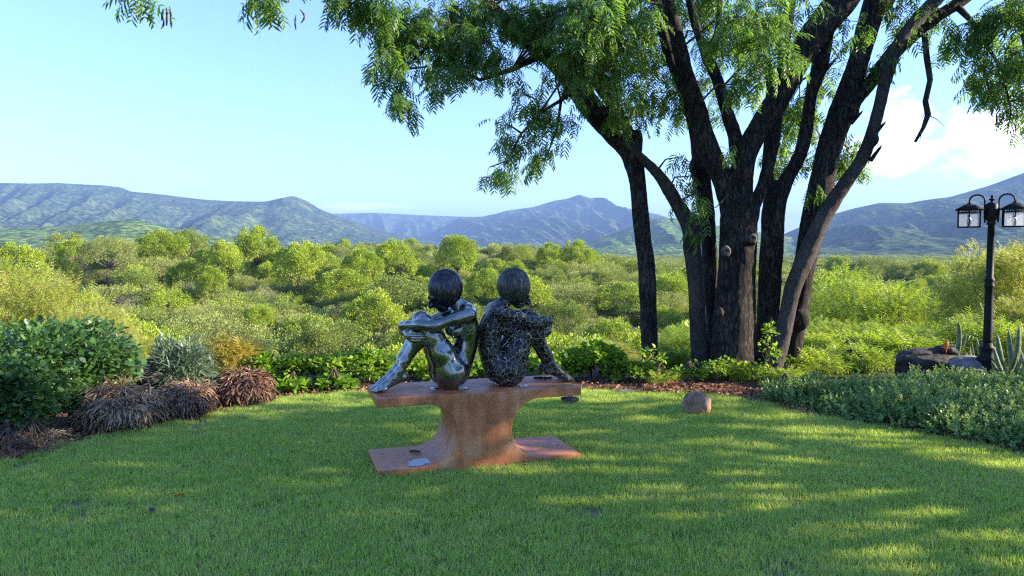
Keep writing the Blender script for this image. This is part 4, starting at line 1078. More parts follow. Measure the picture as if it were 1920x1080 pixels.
def statue(kind, X0, mirror, label, lean, head, shin, hp, mb, mh, matbody, mathair, rz=0.0):
    loc = PW(X0, .30, HT)
    root = empty('statue', loc, TH+rz); tag(root, label, 'statue')
    s = body_sdf(lean, head, shin); V, Q = s.mesh()
    fl = lambda V, Q: (V*np.array([-1, 1, 1]), Q[:, ::-1]) if mirror else (V, Q)
    V, Q = fl(V, Q); b = link('body', mesh_np('statue_body', V, Q, [matbody], True), root)
    c = (.005-lean+head[0], 0, .752+head[1])
    s2, _ = head_sdf(c, hp); V, Q = fl(*s2.mesh()); link('head', mesh_np('statue_head', V, Q, [mh], True), root)
    s3 = hair_sdf(c, hp); V, Q = fl(*s3.mesh()); 
    # comb relief into the hair
    p = V-np.array([(-c[0] if mirror else c[0]), 0, c[2]]); ang = np.arctan2(p[:, 1], p[:, 0]); st = vnoise(np.stack([ang*18, p[:, 2]*8, 0*ang], 1), 3)
    V = V+p/np.linalg.norm(p, axis=1, keepdims=True)*(st*.0028)[:, None]
    link('hair', mesh_np('statue_hair', V, Q, [mathair], True), root)
    return root
statue('a', .548, False, 'glossy dark bronze statue of a seated woman hugging her knees and facing left', -.02, (-.03, -.004), (0, 0), .30, None, M['statue_polished_hair'], M['statue_polished'], M['statue_polished_hair'])
statue('b', 1.05, True, 'matt black statue with pale crackle lines of a seated woman facing right', .045, (-.012, .004), (.02, .0), .42, None, M['statue_crackled'], M['statue_crackled'], M['statue_crackled_hair'])

# ------------------------------------------------------------ near shrubs and plants
def shrub(name, px, ptop, D, Wm, mat, label, temp=BROAD, leaf=.05, clumps=40, per=60, cat='shrub', group=None, asp=None, droop=0.0, under=.5, base=None, seed=None, flat=1.0, depth=1.0, clump_r=.3):
    p = P(px, ptop, D); gz = H(p.x, D) if base is None else base; top = max(p.z-gz, .12)
    sd = seed if seed is not None else int(px*7+ptop) % 997
    Rx = Wm/2/1.12; zc = top*.52; Rz = top*.44
    cm, tm = crown_mesh(name, M[mat], Rx, Rz, zc, clumps, per, leaf, temp=temp, seed=sd, clump_r=clump_r, droop=droop, under=under, flat=flat*min(1.2, Rz/Rx*1.2), tr=.012, shell=.35)
    root = empty(name, (p.x, D, gz), 0); root.scale = (1, depth, 1); tag(root, label, cat, group)
    link('foliage', cm, root); link('stems', tm, root); return root
shrub('shrub', 55, 603, 7.0, 1.75, 'shrub_dark', 'large dark green round-leaved shrub at the left edge of the lawn', leaf=.062, clumps=95, per=75, depth=.8)
shrub('shrub', 130, 700, 6.7, .6, 'shrub_dark', 'lower lobe of dark green shrub beside the widest brown shrub', leaf=.05, clumps=40, per=60, under=.8)
shrub('shrub', 20, 690, 6.2, .8, 'shrub_dark', 'low dark green shrub above the withered plant at the left', leaf=.05, clumps=50, per=60, under=.8)
shrub('shrub', -60, 640, 6.2, 1.1, 'shrub_dark', 'dark green shrub cut by the left edge of the photograph', leaf=.06, clumps=60, per=70)
shrub('oleander', 196, 632, 7.5, .56, 'oleander', 'grey-green lance-leaved oleander touching the big dark shrub', temp=LANCE, leaf=.12, clumps=46, per=50, droop=-.25, clump_r=.36)
shrub('oleander', 338, 640, 8.1, .62, 'oleander', 'grey-green lance-leaved oleander standing alone behind the bronze shrubs', temp=LANCE, leaf=.12, clumps=50, per=50, droop=-.25, clump_r=.36)
shrub('bronze_shrub', 228, 726, 6.72, .64, 'bronze', 'widest of the three drooping brown feathery shrubs, next to the dark shrub', temp=STRAP, leaf=.14, clumps=70, per=75, droop=1.5, under=.6)
shrub('bronze_shrub', 354, 716, 7.15, .42, 'bronze_red', 'reddish drooping feathery shrub, middle of the three brown ones', temp=STRAP, leaf=.14, clumps=57, per=75, droop=1.5, under=.6)
shrub('bronze_shrub', 457, 697, 7.7, .44, 'bronze_dark', 'dark maroon drooping feathery shrub, nearest to the pedestal of the three brown ones', temp=STRAP, leaf=.14, clumps=59, per=75, droop=1.5, under=.6)
shrub('yellow_shrub', 440, 640, 9.2, .85, 'yellow_bush', 'wispy golden-yellow bush behind the darkest brown shrub', temp=PINLOW[1], leaf=.10, clumps=50, per=40, flat=1.4)
shrub('hedge_shrub', 500, 668, 9.0, .62, 'hedge', 'bright green leafy bush right of the golden bush', leaf=.055, clumps=36, per=50)
shrub('hedge_shrub', 560, 664, 9.1, .66, 'hedge', 'second bright green leafy bush right of the golden bush', leaf=.055, clumps=36, per=50)
shrub('hedge_shrub', 622, 668, 9.0, .66, 'hedge', 'bright green leafy bush midway between golden bush and pedestal', leaf=.055, clumps=36, per=50)
shrub('hedge_shrub', 690, 661, 9.1, .72, 'hedge', 'yellow-green leafy bush just left of the left statue foot', leaf=.055, clumps=40, per=52)
shrub('hedge_shrub', 760, 672, 9.3, .66, 'hedge', 'yellow-green leafy bush seen behind the left statue shins', leaf=.055, clumps=36, per=50)
shrub('hedge_shrub', 828, 690, 9.2, .60, 'hedge', 'leafy bush hidden behind the left statue', leaf=.055, clumps=30, per=45)
shrub('hedge_shrub', 890, 680, 9.3, .56, 'hedge', 'leafy bush seen low between the two statues', leaf=.055, clumps=30, per=45)
shrub('hedge_shrub', 955, 690, 9.2, .60, 'hedge', 'leafy bush hidden behind the right statue', leaf=.055, clumps=30, per=45)
shrub('hedge_shrub', 1040, 668, 9.2, .70, 'hedge', 'green leafy bush behind the right statue foot', leaf=.065, clumps=36, per=50)
shrub('hedge_shrub', 1112, 645, 9.3, .78, 'hedge', 'tallest green leafy bush between right statue and leaning trunk', leaf=.07, clumps=42, per=50)
shrub('hedge_shrub', 1178, 676, 9.1, .56, 'hedge', 'low green bush at the foot of the leaning trunk', leaf=.06, clumps=30, per=45)
shrub('hedge_shrub', 628, 712, 8.55, .50, 'hedge', 'low bright plant in front of the bush midway to the pedestal', leaf=.075, clumps=18, per=26, temp=LANCE if False else BROAD)
shrub('hedge_shrub', 548, 724, 8.3, .36, 'hedge', 'small broad-leaved light green plant between black spiky plants', leaf=.10, clumps=10, per=16)
shrub('twiggy_shrub', 1345, 672, 9.0, .66, 'hedge', 'thin twiggy shrub with sparse leaves in front of the widest trunk', leaf=.04, clumps=26, per=16)
shrub('twiggy_shrub', 1412, 680, 9.05, .52, 'hedge', 'second twiggy shrub in front of the rear dark trunk', leaf=.04, clumps=22, per=16)
shrub('twiggy_shrub', 1290, 690, 9.1, .55, 'hedge', 'twiggy shrub with sparse leaves in front of the pale bent stem', leaf=.04, clumps=30, per=20)
shrub('wispy_bush', 1375, 688, 9.25, .55, 'feather', 'wispy low bush at the foot of the widest trunk', temp=PINLOW[1], leaf=.09, clumps=30, per=26)
shrub('wispy_bush', 1235, 700, 8.9, .45, 'feather', 'wispy low tuft above the red spiky plant', temp=PINLOW[0], leaf=.08, clumps=26, per=26)
shrub('thin_plant', 1443, 600, 8.9, .26, 'hedge', 'tall thin light green sapling right of the twiggy shrubs', leaf=.045, clumps=16, per=12, clump_r=.4)
shrub('thin_plant', 1222, 650, 9.3, .30, 'hedge', 'small sapling growing against the leaning trunk foot', leaf=.06, clumps=12, per=12, clump_r=.4)
shrub('wispy_bush', 1510, 668, 9.9, .90, 'feather', 'wispy light green bush right of the trunks', temp=PINLOW[0], leaf=.12, clumps=46, per=32)
shrub('wispy_bush', 1475, 700, 8.75, .55, 'feather', 'wispy green tuft hiding the foot of the pale leaning stem', temp=PINLOW[0], leaf=.09, clumps=30, per=28)
shrub('wispy_bush', 1600, 660, 10.2, 1.0, 'feather', 'wispy green bush between the trunks and the dark boulder', temp=PINLOW[1], leaf=.12, clumps=48, per=34)
shrub('wispy_bush', 1262, 668, 9.9, .60, 'feather', 'wispy green bush between leaning trunk and the pale stem', temp=PINLOW[0], leaf=.10, clumps=34, per=32)
shrub('olive_bush', 1470, 735, 8.15, .46, 'groundcover', 'low brownish-green tuft where the mulch meets the ground cover', temp=LANCE, leaf=.09, clumps=20, per=30, droop=-.5)
# extra feathery tops filling the slope just behind the trees
for i, (px, pt, D, w) in enumerate(((1680, 640, 11.0, 1.3), (1860, 600, 11.2, 1.5), (1560, 640, 11.4, 1.2))):
    shrub('wispy_bush', px, pt, D, w, 'feather', ('light green wispy bush directly behind the dark boulder', 'light green wispy bush behind the lamp and snake plants', 'yellow-green wispy bush on the slope right of the trunks')[i], temp=PINLOW[i % 2], leaf=.15, clumps=60, per=40)

def spiky(name, px, py, D, n, ln, mat, label, w=.03, base=None, cat='plant', group=None, spread=1.0):
    p = P(px, py, D); z = H(p.x, D) if base is None else base
    root = empty(name, (p.x, D, z)); tag(root, label, cat, group)
    for i in range(n):
        a = 6.283*i/n+random.uniform(-.3, .3); e = random.uniform(.35, 1.25)/spread; L_ = ln*random.uniform(.7, 1.1)
        d = Vector((math.cos(a)*math.cos(e), math.sin(a)*math.cos(e), math.sin(e))); sd = Vector((-math.sin(a), math.cos(a), 0)); V = []
        for k in range(5):
            t = k/4; c = d*L_*t+Vector((0, 0, -.25*L_*t*t)); ww = w*(.8, 1, .85, .5, .04)[k]/2
            V += [c-sd*ww+Vector((0, 0, .3*ww)), c-Vector((0, 0, ww*.3)), c+sd*ww+Vector((0, 0, .3*ww))]
        Q = [(3*k+j, 3*k+j+1, 3*k+j+4, 3*k+j+3) for k in range(4) for j in (0, 1)]
        link('leaf', mesh_np('leaf', [tuple(v) for v in V], np.array(Q), [M[mat]], True), root)
    return root
GB = 'black spiky plants along the bed'
for px, py, lb in ((520, 742, 'black spiky plant beside the darkest brown shrub'), (585, 738, 'black spiky plant left of the low bright plant'), (655, 735, 'black spiky plant right of the low bright plant'),
                   (700, 730, 'black spiky plant at the left end of the pedestal'), (1205, 730, 'black spiky plant left of the red one'), (1290, 736, 'dark spiky plant right of the red one')):
    g = G(px, py); spiky('spiky_plant', px, py, g.y+.15, 12, .22, 'black_plant', lb, .028, group=GB)
spiky('spiky_plant', 1262, 735, 8.6, 12, .17, 'red_plant', 'red-leaved spiky plant in the mulch left of the rock', .028)

def snake_leaf(parent, a, e, L_, w, twist):
    d = Vector((math.cos(a)*math.cos(e), math.sin(a)*math.cos(e), math.sin(e))); sd = Vector((math.cos(twist), math.sin(twist), 0)); n_ = d.cross(sd).normalized(); V = []; E = []
    ks = 8
    for k in range(ks+1):
        t = k/ks; c = d*L_*t+Vector((0.03*math.sin(t*3+a), 0, 0)); ww = w*(.55+.45*math.sin(min(t*1.6, 1.57)))*(1-t**4)**.8/2+.001
        for j, o in enumerate((-1, -.78, 0, .78, 1)):
            V.append(tuple(c+sd*ww*o+n_*ww*.45*(o*o-.5))); E.append(1.0 if abs(o) == 1 else (.0 if abs(o) < .7 else .12))
    Q = [(5*k+j, 5*k+j+1, 5*k+j+6, 5*k+j+5) for k in range(ks) for j in range(4)]
    me = mesh_np('leaf', V, np.array(Q), [M['snake']], True); at = me.attributes.new('edge', 'FLOAT', 'POINT'); at.data.foreach_set('value', np.array(E, np.float32))
    return link('leaf', me, parent)
def snake_plant(px, py, D, leaves, label, base):
    p = P(px, py, D); root = empty('snake_plant', (p.x, D, base)); tag(root, label, 'plant', 'snake plants by the lamp')
    for a, e, L_, w in leaves: snake_leaf(root, a, e, L_, w, random.uniform(-.5, .5))
snake_plant(1790, 690, 9.15, [(0.2, 1.5, .52, .07), (2.6, 1.35, .30, .05), (.1, 1.2, .40, .02), (3, 1.1, .22, .05)], 'snake plant with one tall dark leaf standing between boulder and lamp', .22)
snake_plant(1832, 700, 9.3, [(3.3, 1.2, .30, .05), (2.8, 1.4, .36, .05), (.3, 1.35, .38, .045), (.1, 1.1, .32, .05), (1, 1.45, .40, .04), (3.1, 1.0, .24, .04)], 'small clump of snake plant just left of the lamp post', .12)
snake_plant(1893, 735, 8.5, [(2.9, 1.35, .62, .085), (.3, 1.4, .72, .09), (3.2, 1.15, .50, .07), (.2, 1.2, .55, .08), (1.2, 1.5, .66, .08), (4.5, 1.3, .42, .08), (0, 1.0, .5, .07), (3.1, .95, .36, .06)], 'tall snake plant with yellow-edged leaves right of the lamp post', .05)
snake_plant(1945, 735, 8.2, [(2.9, 1.35, .62, .085), (.3, 1.4, .66, .09), (3.2, 1.15, .50, .07), (.2, 1.2, .55, .08)], 'snake plant clump cut by the right edge of the photograph', .05)
p = P(1765, 666, 9.18); A = Acc()
th = [(math.cos(t)*.035, math.sin(t)*.055+.07) for t in np.linspace(0, 6.283, 13)[:-1]]
V = [(0, -.008, .07)]+[(x, .25*abs(x), z) for x, z in th]; A.add(V, None, [(0, 1+i, 1+(i+1) % 12) for i in range(12)])
A.tube([(0, 0, -.03), (.004, 0, .02)], [.004, .003], 5)
tag(link('paddle_leaf', A.mesh('paddle_leaf', [M['orange_leaf']]), loc=(p.x, 9.08, p.z+.065)), 'upright orange paddle-shaped leaf on top of the dark boulder', 'leaf')

# rocks ----------------------------------------------------------------
def rock(name, px, py, D, dims, mat, label, base=None, rough=.18, seed=0, cuts=7, cat='rock', rz=0.0):
    bm = bmesh.new(); bmesh.ops.create_icosphere(bm, subdivisions=5, radius=1); V = np.array([tuple(v.co) for v in bm.verts]); F = np.array([[v.index for v in f.verts] for f in bm.faces]); bm.free()
    r = np.random.default_rng(seed)
    for _ in range(cuts):
        nn = r.normal(size=3); nn /= np.linalg.norm(nn); dcut = r.uniform(.62, .85); q = V@nn; m_ = q > dcut; V[m_] -= np.outer((q[m_]-dcut)*.93, nn)
    V *= (1+rough*fbm(V*1.6+seed, 4, seed)+.05*fbm(V*6+seed, 3, seed+1))[:, None]
    V = V*np.array(dims)/2
    p = P(px, py, D); z = H(p.x, D) if base is None else base
    o = link(name, mesh_np(name, V, F, [M[mat]], True), loc=(p.x, D, z+dims[2]*.36)); o.rotation_euler = (0, 0, rz); return tag(o, label, cat)
g = G(1308, 783); rock('rock', 1308, 783, g.y+.12, (.30, .26, .31), 'rock_brown', 'brown rock standing on the lawn in front of the tree trunks', 0, seed=3, rz=.4)
rock('boulder', 1735, 700, 9.25, (.92, .6, .52), 'rock_dark', 'large dark boulder behind the ground cover left of the lamp', -.06, seed=5)
rock('boulder', 1815, 700, 9.05, (.62, .5, .34), 'rock_grey', 'pale speckled boulder touching the lamp post foot', .02, seed=8)
rock('rock', 1775, 668, 9.2, (.30, .2, .14), 'rock_dark', 'small dark stone lying on top of the large boulder', .32, seed=9)
rock('boulder', 268, 735, 7.95, (.75, .4, .38), 'rock_dark', 'black boulder between the two oleanders behind the brown shrubs', .1, seed=6)
g = G(1070, 757); rock('stone', 1070, 757, g.y, (.20, .16, .09), 'rock_dark', 'small dark lump on the grass right of the pedestal', 0, seed=12, rough=.4)
g = G(1172, 737); rock('stone', 1172, 737, g.y, (.26, .14, .05), 'rock_grey', 'flat pale stone sunk in the turf edge by the leaning trunk', 0, seed=14)

# ground cover on the right -----------------------------------------------
def sprig(seed, mat, leaf=.034, L_=.17, n=22):
    r = np.random.default_rng(seed); t = np.linspace(.15, 1, n); a = np.arange(n)*2.4+r.uniform(0, 6)
    bend = r.uniform(-.3, .3, 2); pos = np.stack([bend[0]*L_*t*t, bend[1]*L_*t*t, L_*t], 1)
    e = .25+.7*t; d = np.stack([np.cos(a)*np.cos(e), np.sin(a)*np.cos(e), np.sin(e)], 1)
    V, F = scatter(BROAD[0], BROAD[1], pos, basis(d, r.uniform(-.5, .5, n)), leaf*(1.15-.5*t)*r.uniform(.8, 1.2, n))
    return mesh_np('sprig', V, F, [M[mat]])
SPR = [sprig(i, 'groundcover', .03, .15, 20) for i in range(4)]
def ground_cover():
    P_ = []; R_ = []; S_ = []
    while len(P_) < 8000:
        t = random.uniform(15.1, len(EDGE)-1.02); off = random.uniform(.10, 3.3)
        p = edge_pt(t, off)
        u = (t-15.1)/2.0
        if p.y > 9.0+.2*math.sin(p.x*3) or (off > .3+u*1.2): continue
        hmax = .15*min(1, (off/.45))*min(1, .35+u)+.08*vnoise(np.array([[p.x*2.2, p.y*2.2, 0]]), 5)[0]
        z = hmax*random.random()**.35
        out = -Vector((p.x, p.y, 0)).normalized()*max(0, .5-off)
        P_.append((p.x, p.y, z-.06)); R_.append((random.gauss(-out.y*1.2, .35), random.gauss(out.x*1.2, .35), random.uniform(0, 6.28))); s = random.uniform(.7, 1.2)*(1.5 if random.random() < .06 else 1); S_.append((s, s, s))
    o = gn_scatter('ground_cover', np.array(P_), np.array(R_), np.array(S_), SPR)
    tag(o, 'dense grey-green leafy ground cover filling the bed on the right', 'ground cover', kind='stuff')
ground_cover()

# lamp post --------------------------------------------------------------
def lamp():
    p = P(1849, 721, 8.9); D = 8.9; root = empty('street_lamp', (p.x, D, 0), R(-30)); tag(root, 'black cast-iron garden lamp post with two lanterns beside the snake plants', 'street lamp')
    zt = P(1865, 365, D).z     # top of the finial
    A = Acc(); A.lathe([(.125, -.1), (.125, .02), (.115, .05), (.105, .22), (.095, .26), (.115, .28), (.120, .30), (.10, .33), (.085, .36), (.075, .40), (.088, .425), (.088, .44), (.06, .46), (.052, .50)], 16)
    link('base', A.mesh('base', [M['black_metal']]), root)
    A = Acc(); A.lathe([(.050, .49), (.050, .54), (.046, 1.0), (.045, 1.15), (.056, 1.17), (.056, 1.19), (.045, 1.21), (.056, 1.24), (.056, 1.26), (.040, 1.28), (.036, zt-.36), (.05, zt-.35), (.05, zt-.33), (.038, zt-.32), (.062, zt-.29), (.066, zt-.12), (.05, zt-.10), (.035, zt-.095)], 16)
    link('post', A.mesh('post', [M['black_metal']]), root)
    A = Acc(); A.lathe([(.03, -.10), (.016, -.085), (.016, -.075), (.032, -.06), (.032, -.05), (.012, -.042), (.012, -.036), (.020, -.026), (.016, -.014), (.004, 0)], 12, (0, 0, zt))
    link('finial', A.mesh('finial', [M['black_metal']]), root)
    for s in (-1, 1):
        A = Acc(); pts = [(s*.065, 0, zt-.33), (s*.072, 0, zt-.22), (s*.072, 0, zt-.10)]
        for k in range(9):
            a = math.pi*k/8; pts.append((s*(.150-.078*math.cos(a)), 0, zt-.065+.068*math.sin(a)))
        pts.append((s*.228, 0, zt-.11)); A.tube(pts, [.010]*len(pts), 8)
        link('arm', A.mesh('arm', [M['black_metal']]), root)
        cx, zz = s*.228, zt-.105
        lan = Acc(); lan.box((cx, 0, zz-.035), (.285, .285, .06), taper=.30); lan.box((cx, 0, zz-.069), (.292, .292, .009)); lan.box((cx, 0, zz-.004), (.05, .05, .03))
        lo = link('lantern', lan.mesh('lantern', [M['black_metal']], False), root)
        fr = Acc(); top, bot, wt, wb = zz-.073, zz-.275, .112, .112   # half widths bottom slightly wider
        for ax in (-1, 1):
            for ay in (-1, 1): fr.tube([(cx+ax*wt, ay*wt, top), (cx+ax*wb, ay*wb, bot)], [.0075, .0075], 4)
        for z, w_ in ((bot, wb), (top-.030, wt+.003)):
            for q in (-1, 1):
                fr.box((cx, q*w_, z), (2*w_+.014, .012, .012)); fr.box((cx+q*w_, 0, z), (.012, 2*w_+.014, .012))
        for q in (-1, 1):
            fr.tube([(cx, q*wt, top), (cx, q*wb, bot)], [.006, .006], 4); fr.tube([(cx+q*wt, 0, top), (cx+q*wb, 0, bot)], [.006, .006], 4)
            for k in range(-3, 4):          # pierced scroll band under the roof
                x = k*.024
                fr.tube([(cx+x-.012, q*wt, top-.028), (cx+x, q*wt, top-.004), (cx+x+.012, q*wt, top-.028)], [.003]*3, 4)
                fr.tube([(cx+q*wt, x-.012, top-.028), (cx+q*wt, x, top-.004), (cx+q*wt, x+.012, top-.028)], [.003]*3, 4)
        fr.box((cx, 0, bot-.004), (2*wb, 2*wb, .006))
        link('lantern_frame', fr.mesh('lantern_frame', [M['black_metal']], False), lo)
        for nx, ny in ((0, -1), (0, 1), (-1, 0), (1, 0)):
            a_, b_ = wt-.003, wb-.003; V = []
            for z, w_ in ((top-.036, a_), (bot+.006, b_)):
                for q in (-1, 1): V.append((cx+nx*w_+(0 if nx else q*w_), ny*w_+(0 if ny else q*w_), z))
            link('pane', mesh_np('pane', V, np.array([(0, 1, 3, 2)]), [M['glass']]), lo)
        b = Acc(); b.lathe([(.008, 0), (.022, .03), (.028, .06), (.020, .085), (.014, .10), (.014, .13)], 10, (cx, 0, bot+.012)[:3]); 
        link('bulb', b.mesh('bulb', [M['steel_pad']]), lo)
lamp()

# small things on lawn and pedestal ----------------------------------------
def dead_leaf(x, y, z, L_, label, mat, rz, group=None):
    V = [(0, -.5, .0), (.18, -.25, .10), (.24, .1, .13), (.0, .55, .02), (-.24, .1, .15), (-.18, -.25, .1), (0, -.1, -.02), (0, .25, .0)]
    V = [(a*L_*1.0, b*L_, c*L_) for a, b, c in V]
    o = link('dead_leaf', mesh_np('dead_leaf', V, [np.array([(0, 1, 6, 5), (1, 2, 7, 6), (5, 6, 7, 4)]), np.array([(2, 3, 7), (4, 7, 3)])], [M[mat]], True), loc=(x, y, z)); o.rotation_euler = (random.uniform(-.2, .2), random.uniform(-.2, .2), rz)
    return tag(o, label, 'leaf', group)
for px, py, L_, lb, mt, rz in ((335, 930, .075, 'orange-brown dead leaf lying on the lawn at left', 'orange_leaf', 1.7), (285, 958, .085, 'dark curled dead leaf lying below the orange one', 'pod', .6), (242, 944, .05, 'brown dead leaf left of the orange one on the lawn', 'leaf_litter', 2.2),
                           (550, 848, .05, 'brown dead leaf on the lawn left of the pedestal foot', 'leaf_litter', 1.0), (1078, 912, .05, 'brown dead leaf on the lawn right of the pedestal foot', 'leaf_litter', .2), (616, 866, .05, 'small dark dead leaf on the grass near the pedestal foot', 'pod', 2.8),
                           (1490, 974, .035, 'tiny pale dead leaf on the lawn at lower right', 'leaf_litter', .5)):
    g = G(px, py, .035); dead_leaf(g.x, g.y, .038, L_, lb, mt, rz)
for i in range(26):
    px, py = random.uniform(30, 1880), random.uniform(830, 1060); g = G(px, py, .03)
    if inside(LAWN, np.array([g.x]), np.array([g.y]))[0] and not (640 < px < 1110 and py < 910):
        o = dead_leaf(g.x, g.y, .034, random.uniform(.018, .035), 'tiny dry leaf scrap lying in the lawn grass', random.choice(['leaf_litter', 'pod', 'leaf_litter']), random.uniform(0, 6.28), 'tiny dry leaf scraps on the lawn')
A = Acc(); q = PW(.20, .30, TB+.006)
A.tube([(-.04, .02, 0), (0, 0, .006), (.045, -.015, .002)], [.007, .011, .006], 6)
tag(link('seed_pod', A.mesh('seed_pod', [M['pod']]), loc=PW(.33, .40, TB+.008)), 'black seed pod lying on the left foot of the pedestal', 'seed pod')
A = Acc(); pts = [Vector((-.075+.15*t, .012*math.sin(7*t), .008)) for t in np.linspace(0, 1, 9)]; A.tube(pts, [.006, .012, .009, .013, .010, .013, .009, .011, .005], 6)
tag(link('seed_pod', A.mesh('seed_pod', [M['pod']]), loc=PW(1.37, .40, HT+.006)), 'long black seed pod lying beneath the right statue foot', 'seed pod')
# shallow water lying in the lower flange
V = []; nn = 40
for i in range(nn):
    a = 6.283*i/nn; r_0 = .078*(1+.22*math.sin(2*a+.6)+.12*math.sin(3*a+2)+.06*math.sin(7*a)); V.append((r_0*math.cos(a)*1.15, r_0*math.sin(a)*1.25, .0))
bm = bmesh.new(); t_ = [bm.verts.new((x, y, .0022)) for x, y, z in V]; b_ = [bm.verts.new((x*1.02, y*1.02, -.0005)) for x, y, z in V]; bm.faces.new(t_)
for i in range(nn): bm.faces.new((b_[i], b_[(i+1) % nn], t_[(i+1) % nn], t_[i]))
me = bpy.data.meshes.new('puddle'); bm.to_mesh(me); bm.free(); me.materials.append(M['puddle'])
o = link('puddle', me, loc=PW(.33, .13, TB+.001)); o.rotation_euler = (0, 0, TH); tag(o, 'pale blue rain puddle on the left foot of the pedestal', 'puddle')
pos = np.array([tuple(PW(random.uniform(1.3, 1.52), random.uniform(.05, .55), TB+.004)) for _ in range(26)]+[tuple(PW(random.uniform(.9, 1.45), random.uniform(.05, .5), HT+.003)) for _ in range(14)])
V, F = scatter(KITE[0], KITE[1], pos, basis(rand_dirs(len(pos), -.05, .1), rng.uniform(-.3, .3, len(pos))), rng.uniform(.008, .02, len(pos)))
tag(link('leaflets', mesh_np('leaflets', V, F, [M['yellow_bush']])), 'tiny fallen yellow leaflets sprinkled on the pedestal', 'leaflets', kind='stuff')
# shrivelled plant at the left corner of the bed
shrub('withered_plant', 60, 828, 6.0, .55, 'bronze', 'withered brown plant lying at the left corner of the lawn edge', temp=STRAP, leaf=.09, clumps=26, per=40, droop=.6, base=-.02)
shrub('withered_plant', 15, 848, 5.7, .5, 'bronze_dark', 'withered dark plant cut by the left edge of the photograph', temp=STRAP, leaf=.09, clumps=24, per=36, droop=.6, base=-.02)

# ------------------------------------------------------------ the big trees
LIMB = []        # (point, radius) of every limb, foliage twigs start from these
def wl(pts, D, wsc=.86):
    """[(px,py,width_px[,depth])] -> [(point, radius)]"""
    out = []
    for q in pts:
        d = q[3] if len(q) > 3 else D
        out.append((P(q[0], q[1], d), q[2]*d/FPX/2*wsc))
    return out
def stem_mesh(name, chains, mat, h=.022, burls=(), seed=0, parent=None, k=.05):
    allp = [p for c in chains for p in c]; m = .5
    lo = [min(p[0][i]-p[1] for p in allp)-.12 for i in range(3)]; hi = [max(p[0][i]+p[1] for p in allp)+.12 for i in range(3)]
    s = SDF(lo, hi, h)
    for c in chains:
        # resample smoothly (Catmull-Rom)
        pts = []; n_ = len(c)
        for i in range(n_-1):
            p0, p1, p2, p3 = (c[max(i-1, 0)], c[i], c[i+1], c[min(i+2, n_-1)])
            for t in (0, .34, .67):
                f = lambda a, b, c_, d: .5*((2*b)+(c_-a)*t+(2*a-5*b+4*c_-d)*t*t+(3*b-a-3*c_+d)*t**3)
                pt = Vector([f(p0[0][j], p1[0][j], p2[0][j], p3[0][j]) for j in range(3)]); pts.append((pt, p1[1]+(p2[1]-p1[1])*t))
        pts.append(c[-1])
        s.chain(pts[:4], k); s.chain(pts[3:], .006)
        LIMB.extend(pts)
    for p, r, depth in burls:
        s.ell(p, (r*.8, r, r), .04)
        if depth: s.ell((p[0], p[1]-r, p[2]), (r*.32, r*.22, r*.34), .02, sub=True)
    V, Q = s.mesh()
    n = fbm(V*np.array([9, 9, 2.2]), 3, seed, ridged=True)*.011+fbm(V*np.array([2.5, 2.5, 1.5]), 2, seed+5)*.02
    # push along the rough normal
    me = mesh_np(name, V, Q, [mat], True); nr = np.zeros(len(V)*3, np.float32); me.vertices.foreach_get('normal', nr); V = V+nr.reshape(-1, 3)*n[:, None]
    me.vertices.foreach_set('co', V.astype(np.float32).ravel()); me.update()
    o = bpy.data.objects.new(name, me); C.objects.link(o)
    if parent is not None: o.parent = parent; o.location = -Vector(parent.location)
    return o

baseA = P(1219, 700, 10.0); tA = empty('leaning_tree', (baseA.x, 10, H(baseA.x, 10))); tag(tA, 'dark slender forked tree leaning left, standing apart from the multi-stemmed one', 'tree')
A1 = wl([(1222, 740, 40), (1219, 690, 34), (1216, 600, 34), (1212, 500, 34), (1203, 420, 34), (1195, 340, 37), (1180, 283, 46), (1150, 248, 48), (1110, 203, 46), (1075, 155, 40), (1040, 118, 38), (1000, 88, 30), (965, 55, 26, 9.8), (925, 15, 22, 9.6), (880, -35, 18, 9.3), (800, -90, 14, 8.9)], 10)
A2 = wl([(1185, 285, 30), (1168, 232, 25), (1146, 192, 25), (1122, 162, 18), (1108, 120, 15, 10.2), (1085, 60, 13, 10.4), (1060, -20, 10, 10.6)], 10)
A3 = wl([(1190, 285, 26), (1194, 253, 20)], 9.95)
A4 = wl([(1020, 100, 20), (960, 130, 11, 9.6), (900, 150, 8, 9.3), (830, 120, 6, 9.0)], 9.9)
A5 = wl([(925, 15, 16, 9.6), (830, -50, 14, 8.8), (700, -70, 12, 8.0), (560, -60, 10, 7.2), (420, -60, 8, 6.7), (290, -50, 6, 6.3)], 9.6)
stem_mesh('trunk', [A1, A2, A3], M['bark'], .02, seed=1, parent=tA)
A6 = wl([(1085, 165, 10), (1052, 188, 8, 9.9), (1012, 212, 6, 9.7), (978, 250, 5, 9.6), (950, 305, 3, 9.55)], 10)
A7 = wl([(1052, 188, 7, 9.9), (1045, 240, 5, 9.85), (1022, 300, 3, 9.7)], 9.9)
A8 = wl([(925, 15, 12, 9.6), (860, 60, 9, 9.1), (800, 90, 7, 8.8), (755, 130, 5, 8.5), (748, 190, 3, 8.35)], 9.6)
for c in (A4, A5, A6, A7, A8):
    a_c = Acc(); a_c.tube([p for p, r in c], [r for p, r in c], 8); o = link('branch', a_c.mesh('branch', [M['bark']]), tA); o.location = -Vector(tA.location); LIMB.extend(c)

baseB = P(1390, 700, 9.7); tB = empty('multi_stemmed_tree', (baseB.x, 9.7, H(baseB.x, 9.7))); tag(tB, 'big multi-stemmed feathery-leaved tree whose thick trunks rise behind the rock', 'tree')
